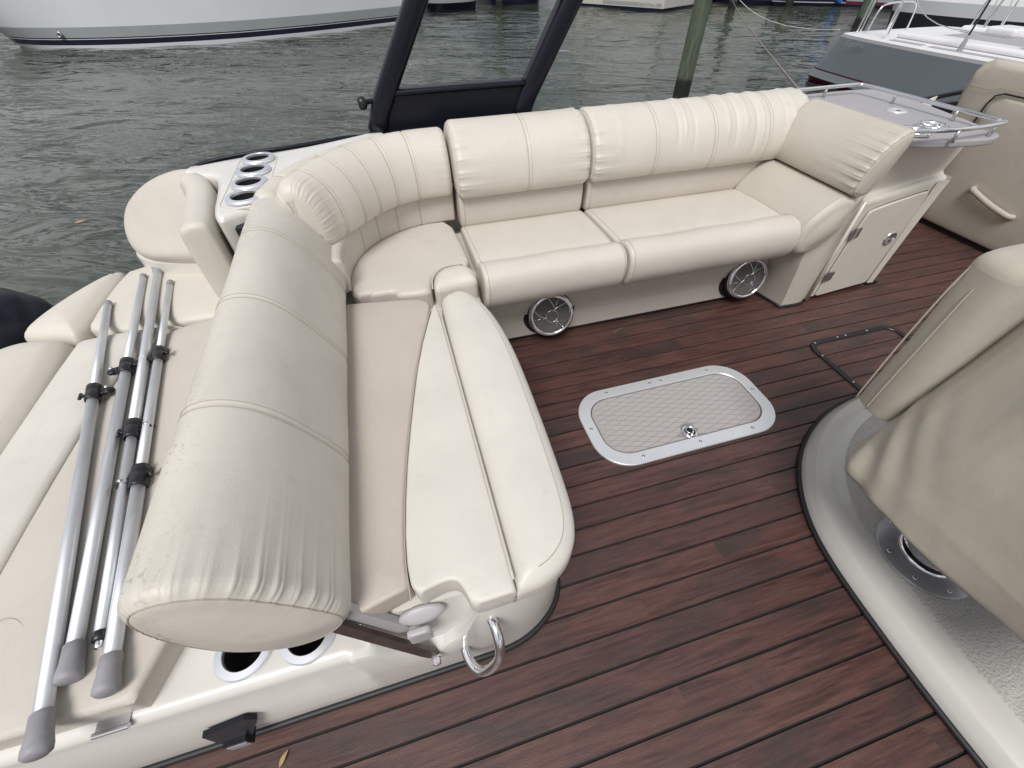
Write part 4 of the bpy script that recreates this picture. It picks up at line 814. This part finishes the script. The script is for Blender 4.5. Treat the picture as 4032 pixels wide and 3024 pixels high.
# white sailboat
wb = thing('white_sailboat', (-3, 17, WZ), 'large white sailboat hull with a double navy boot stripe and a steel anchor fitting', 'sailboat')
w_near = [(-8.35, 16.45), (-8.10, 16.10), (-7.4, 15.60), (-6.4, 15.22), (-5.3, 15.02), (-4.0, 14.98), (-2.6, 15.15), (-.8, 15.85), (1.10, 16.88), (2.20, 17.50)]
w_far = [(1.35, 20.3), (-.5, 20.2), (-3.5, 19.6), (-6.2, 18.3), (-8.0, 16.95)]
wo0 = np.array(w_near+w_far)
def wlev(z):    # the hull flares outwards and its bow rakes forward
    c = wo0.mean(0); k = (wo0[:, 0] < -6.5)*np.clip((-6.5-wo0[:, 0])/1.8, 0, 1); f = 1+.035*min(z, .5)
    o = c+(wo0-c)*f; o[:, 0] -= k*z*.75; return o
LVW = [(-.35, .0), (-.02, .0), (.065, .1), (.170, .17), (.183, .18), (.205, .2), (.40, .39), (1.35, 1.35)]
mts = [(NAVY, 'bottom_paint'), (HULL_W, 'boot_band'), (NAVY, 'boot_stripe'), (HULL_W, 'stripe_gap'), (NAVY, 'pin_stripe'), (HULL_SHADED, 'shaded_topsides'), (HULL_W, 'topsides'), (None, '')]
outline_hull(wb, [(WZ+z, wlev(max(zz_, 0)), m, n_) for (z, zz_), (m, n_) in zip(LVW, mts)], 200, 2, DECKW)
an = MB().lathe([(1e-4, .14), (.06, .12), (.085, .05), (.08, -.06), (.05, -.13), (1e-4, -.16)], (1.55, 17.12, -.08), (.3, -.1, 1), 16); an.tube([(1.50, 17.1, .03), (1.44, 17.1, .16), (1.46, 17.1, .34)], .022, 8); an.build('steel_fitting', CHROME, wb)
MB().lathe([(.06, 0), (.06, .03), (.035, .035), (.03, .0)], (-6.85, 15.33, -.33), (-.35, -1, 0), 16, closed=True).build('through_hull', STEEL, wb)
MB().box((-8.75, 16.2, -.02), (-8.62, 16.35, .5)).build('bow_fender', REDP, wb, smooth=False)
# grey sailboat
gb = thing('grey_sailboat', (8.3, 5.5, WZ), 'grey racing sailboat with a maroon boot stripe and white deck moored beyond the bench', 'sailboat')
def glev(z, w=0.): 
    ys = 7.16-.62*(z-.0); nx = 7.20-w
    return np.array([(nx+.55, ys), (nx+.12, ys-.02), (nx+.02, ys-.14), (nx-.06, 5.9), (nx-.10, 4.6), (nx-.02, 3.2), (nx+.20, 1.8), (nx+.7, .2), (nx+1.25, -1.2), (nx+1.8, .2), (nx+2.3, 1.8), (nx+2.5, 3.2), (nx+2.55, 4.6), (nx+2.45, 5.9), (nx+2.25, ys-.14), (nx+2.1, ys)])
GZ = [(-.30, MAROON, 'bottom_paint', -.20), (-.02, MAROON, 'boot_paint', -.10), (.085, HULL_LG, 'boot_band', 0.), (.185, MAROON, 'boot_stripe', .01), (.205, HULL_G, 'topsides', .012), (.63, DECKG, 'toe_rail', .03), (.665, None, '', .02)]
outline_hull(gb, [(WZ+z, glev(max(0, z), w), m, n_) for z, m, n_, w in GZ], 200, 1, DECKW)
dz = WZ+.665
def tilt_box(name, lo, hi, mat, bev=.03): 
    o = MB().box(lo, hi).build(name, mat, gb, smooth=False); b_ = o.modifiers.new('bevel', 'BEVEL'); b_.width = bev; b_.segments = 3; return o
tilt_box('coaming', (7.62, 2.2, dz), (7.92, 6.1, dz+.07), DECKW, .05); tilt_box('coaming', (8.95, 2.2, dz), (9.25, 6.2, dz+.08), DECKW, .05)
tilt_box('cockpit_seat', (8.05, 3.4, dz-.02), (8.85, 5.9, dz+.03), DECKG, .02); tilt_box('winch_plinth', (8.95, 4.1, dz+.12), (9.15, 4.55, dz+.22), DECKG, .03)
tilt_box('hatch_box', (8.75, 5.3, dz+.02), (9.15, 5.7, dz+.13), DECKW, .04); tilt_box('cabin', (7.9, -.4, dz), (9.1, 2.2, dz+.28), DECKW, .10)
for x, y in ((7.75, 3.55), (7.78, 4.45)): MB().lathe([(.06, .11), (.05, .14), (.055, .20), (.035, .22), (1e-4, .22)], (x, y, dz), n=16).build('winch', STEEL, gb)
tilt_box('deck_tread', (7.33, 3.6, dz), (7.43, 5.35, dz+.006), DECKG, .002); tilt_box('deck_tread', (7.33, 5.45, dz), (7.44, 5.95, dz+.006), DECKG, .002)
def tubeg(name, pts, r, mat, parent, n=40, it=2): return MB().tube(spline(pts, n, it), r, 8).build(name, mat, parent)
def hoop(x, y, dx, dy, h, r=.013): return tubeg('pulpit_hoop', [(x, y, dz), (x+dx*.04, y+dy*.04, dz+h*.8), (x+dx*.15, y+dy*.15, dz+h), (x+dx*.85, y+dy*.85, dz+h), (x+dx*.96, y+dy*.96, dz+h*.8), (x+dx, y+dy, dz)], r, CHROME, gb)
hoop(7.42, 6.60, .10, -.45, .62); hoop(7.55, 6.66, .55, .02, .60); hoop(9.0, 5.9, .35, -.75, .66); hoop(9.35, 5.5, .1, .9, .62); hoop(9.1, 4.6, .2, -.9, .60); hoop(7.50, 6.5, .9, .1, .35)
tubeg('lifeline', [(7.44, 6.15, dz+.60), (7.42, 5.6, dz+.20), (7.7, 4.8, dz+.16), (7.76, 4.5, dz+.16)], .006, STEEL, gb); MB().tube([(7.42, 6.6, dz+.60), (8.1, 6.64, dz+.60)], .008, 6).build('lifeline', CHROME, gb)
MB().tube([(7.42, 4.98, dz), (7.42, 4.98, dz+1.6)], .011, 8).build('shroud', BLACKP, gb); MB().lathe([(.035, 0), (.03, .05), (.018, .14), (.012, .16)], (7.42, 4.98, dz), n=12).build('chain_plate', STEEL, gb)
for x, y in ((8.2, 3.9), (8.35, 3.75), (8.5, 3.6), (8.6, 3.45)): MB().tube([(x, y, dz), (x+.25, y+.15, dz+1.6)], .008, 6).build('running_line', ROPE_W, gb)
for x0_, y0_, x1_, y1_, h_ in ((9.3, 6.1, 9.5, 6.4, 1.5), (8.9, 5.6, 9.3, 6.2, 1.6), (9.35, 4.9, 9.0, 5.6, 1.5), (8.6, 4.2, 9.2, 4.4, 1.7), (9.3, 3.7, 9.1, 4.3, 1.6)): MB().tube([(x0_, y0_, dz), (x1_, y1_, dz+h_)], .0075, 6).build('running_line', ROPE_W, gb)
for x, y in ((7.36, 6.05), (9.52, 6.0), (9.55, 5.0), (9.55, 4.2)): MB().tube([(x, y, dz), (x, y, dz+.62)], .011, 8).build('stanchion', CHROME, gb)
MB().tube([(9.52, 6.4, dz+.60), (9.52, 6.0, dz+.61), (9.55, 5.0, dz+.61), (9.55, 2.0, dz+.61)], .006, 6).build('lifeline', STEEL, gb)
# lettering
def lettering(body, loc, rot, size, mat, parent, name='lettering', sx_=1.):
    cu = bpy.data.curves.new(name, 'FONT'); cu.body = body; cu.size = size; cu.extrude = .002; cu.align_x = 'CENTER'; cu.space_character = 1.15
    o = bpy.data.objects.new(name, cu); COL.objects.link(o); dg = bpy.context.evaluated_depsgraph_get(); me_ = bpy.data.meshes.new_from_object(o.evaluated_get(dg)); bpy.data.objects.remove(o, do_unlink=True)
    me_.transform(Matrix.Translation(loc) @ rot.to_4x4() @ Matrix.Diagonal((sx_, 1, 1, 1))); return link_mesh(name, me_, mat, parent)
def wall_rot(dirv, up=(0, 0, 1)):
    x = Vector(dirv).normalized(); u = Vector(up); z = x.cross(u).normalized(); u = z.cross(x); return Matrix((x, u, z)).transposed()
lettering('Catalina', (7.115, 6.27, WZ+.56), wall_rot((0, -1, 0)), .085, LETTER2, gb)
# transom with lettering across the fairway
tb_ = thing('moored_cruiser', (9.5, 18.5, WZ), 'cream transom of a moored cruiser with BENETEAU lettering', 'boat')
A_, B_ = np.array((10.02, 16.70)), np.array((8.10, 19.75)); d_ = (B_-A_)/np.linalg.norm(B_-A_); n_ = np.array((-d_[1], d_[0])); n_ = -n_ if n_@np.array((1, 1)) < 0 else n_
t_o = np.array([A_, A_+d_*.06-n_*.0, A_+d_*1.7, B_-d_*.06, B_, B_+n_*2.5+d_*.2, B_+n_*7-d_*.6, A_+n_*8+d_*1.7, A_+n_*7+d_*.6, A_+n_*2.5-d_*.2])
outline_hull(tb_, [(WZ-.2, scaled(t_o, .99), NAVY, 'bottom_paint'), (WZ+.08, t_o, CREAMH, 'topsides'), (WZ+1.2, t_o, None, '')], 160, 1, DECKW)
for s0, s1 in ((.06, .26), (.92, 2.4)):
    p0, p1 = A_+d_*s0-n_*.006, A_+d_*s1-n_*.006; MB().add([(*p0, WZ+.12), (*p1, WZ+.12), (*p1, WZ+.21), (*p0, WZ+.21), (*(p0+n_*.004), WZ+.12), (*(p1+n_*.004), WZ+.12), (*(p1+n_*.004), WZ+.21), (*(p0+n_*.004), WZ+.21)], [(0, 1, 2, 3), (4, 5, 6, 7), (0, 1, 5, 4), (2, 3, 7, 6)]).build('grey_stripe', LETTER, tb_, smooth=False)
q_ = A_+d_*.59-n_*.012; lettering('BENETEAU', (*q_, WZ+.125), wall_rot((-d_[0], -d_[1], 0)), .115, LETTER, tb_)
def simple_boat(name, label, cat, o, bands, deck=DECKW, it=2):
    t_ = thing(name, (*np.mean(o, 0), WZ), label, cat); outline_hull(t_, [(WZ+z, scaled(o, f), m, n_) for z, f, m, n_ in bands], 120, it, deck); return t_
def boat_outline(bow, stern, beam):
    b, s_ = np.array(bow, float), np.array(stern, float); d = s_-b; n = np.array((-d[1], d[0]))/np.linalg.norm(d)
    return np.array([b]+[b+d*t+n*beam/2*w for t, w in ((.08, .35), (.25, .75), (.5, 1), (.8, .98), (1, .85))]+[b+d*t-n*beam/2*w for t, w in ((1, .85), (.8, .98), (.5, 1), (.25, .75), (.08, .35))])
simple_boat('motor_launch', 'dark hulled launch with a pale stern rail seen through the arch window', 'boat', boat_outline((2.6, 25.2), (3.5, 19.5), 2.0), [(-.2, .98, NAVY, 'bottom_paint'), (.06, 1, BLACKP, 'topsides'), (.24, 1.02, HULL_LG, 'rub_band'), (.5, 1.03, None, '')])
simple_boat('navy_boat', 'low navy boat behind the pile at the top of the arch window', 'boat', boat_outline((5.9, 26.0), (6.25, 20.9), 2.2), [(-.2, .98, NAVY, 'bottom_paint'), (.10, 1, NAVY, 'topsides'), (.9, 1.03, None, '')])
simple_boat('cream_boat', 'cream boat with a navy bottom beside the big green pile', 'boat', boat_outline((19.5, 24.0), (14.0, 17.6), 2.8), [(-.2, .98, NAVY, 'bottom_paint'), (.14, 1, CREAMH, 'topsides'), (1.1, 1.03, None, '')])
nb = simple_boat('blue_boat', 'deep blue boat with a bright blue ring fender on its side', 'boat', boat_outline((14.6, 17.2), (19.6, 15.2), 1.6), [(-.2, .98, BLACKP, 'bottom_paint'), (.10, 1, HULL_LG, 'boot_band'), (.13, 1, NAVY, 'topsides'), (1.0, 1.03, None, '')])
MB().tube([(16.35+.16*math.cos(a), 15.78-.02*math.sin(a), WZ+.42+.28*math.sin(a)) for a in np.linspace(0, 2*np.pi, 28, endpoint=False)], .10, 12, closed=True).build('ring_fender', BLUEP, nb)
rb_ = simple_boat('cruising_yacht', 'pale grey yacht with a maroon boot top far behind the grey sailboat', 'boat', boat_outline((15.4, 18.2), (22.4, 11.6), 3.0), [(-.2, .98, NAVY, 'bottom_paint'), (.08, 1, MAROON, 'boot_top'), (.16, 1, HULL_LG, 'topsides'), (1.3, 1.03, None, '')])
db = simple_boat('white_dayboat', 'white dayboat with a dark lower hull behind the rope lines', 'boat', boat_outline((13.3, 11.3), (17.2, 5.2), 2.4), [(-.2, .97, NAVY, 'bottom_paint'), (.05, .98, PLASTIC, 'lower_hull'), (.38, 1.0, HULL_W, 'topsides'), (.62, 1.02, DECKW, 'gunwale_band'), (.72, 1.0, None, '')])
o_ = MB().box((14.6, 7.4, WZ+.7), (15.8, 9.2, WZ+.95)).build('cuddy', DECKW, db, smooth=False); b_ = o_.modifiers.new('bevel', 'BEVEL'); b_.width = .12; b_.segments = 3
MB().box((13.0, 10.75, WZ+.72), (14.7, 10.95, WZ+.95)).build('bow_platform', DECKW, db, smooth=False); MB().tube([(14.2, 9.6, WZ+.7), (14.35, 9.7, WZ+2.4)], .02, 8).build('mast_stay', CHROME, db)
for k in range(5): MB().tube([(14.3+.3*k, 9.9-.55*k, WZ+.7), (14.0+.5*k, 10.3-.5*k, WZ+2.6)], .012, 6).build('stay', ROPE_W, db)
MB().tube([(13.5, 10.6, WZ+1.02), (15.6, 7.6, WZ+1.15)], .03, 8).build('boom', DECKG, db)
def pile(x, y, r, h, label, lean=(0, 0)):
    m = MB(); zz_ = np.linspace(-1.2, h, 26); a = np.linspace(0, 2*np.pi, 22, endpoint=False); rows = []
    for z in zz_: rr_ = r*(1-.02*z)*(1+.035*np.sin(5*a+x)+.02*np.sin(11*a+3*y)-.10*np.exp(-((a-3.9)/.10)**2)); rows.append(np.stack([x+lean[0]*z+rr_*np.cos(a), y+lean[1]*z+rr_*np.sin(a), np.full(22, WZ+z)], 1))
    m.grid(np.array(rows), cv=True); m.f.append(tuple(25*22+i for i in range(22))); o = m.build('timber_pile', TIMBER); return tag(o, label, 'pile', 'timber mooring piles')
pile(4.74, 6.88, .118, 3.2, 'thick green timber pile rising close behind the long bench')
pile(5.28, 20.3, .13, 2.6, 'far timber pile seen through the arch window'); pile(8.62, 19.6, .13, 2.6, 'far timber pile at the cruiser transom beside the arch leg')
pile(10.75, 17.75, .12, 2.6, 'far timber pile at the lettered corner of the cruiser'); pile(12.80, 16.8, .13, 2.6, 'far timber pile holding the mooring lines'); pile(14.74, 16.3, .12, 2.6, 'far timber pile in front of the blue boat')
pile(13.02, 11.6, .15, 3., 'timber pile behind the stern rail of the grey sailboat'); pile(14.26, 9.6, .12, 3., 'timber pile beside the bow of the white dayboat'); pile(16.9, 15.2, .12, 3., 'timber pile in front of the pale grey yacht')
def line(name, a, b, sag, r, mat, label):
    a, b = np.array(a), np.array(b); t_ = np.linspace(0, 1, 40); P = a+(b-a)*t_[:, None]; P[:, 2] -= sag*4*t_*(1-t_); o = MB().tube(P, r, 6).build(name, mat); return tag(o, label, 'rope')
line('mooring_line', (2.10, 1.87, .50), (12.68, 16.75, -.36), .05, .0055, ROPE_R, 'reddish mooring line running from the counter to a far pile')
line('mooring_line', (7.50, 7.0, .06), (12.72, 16.72, -.22), .25, .009, ROPE_W, 'white mooring line from the grey sailboat to a far pile')
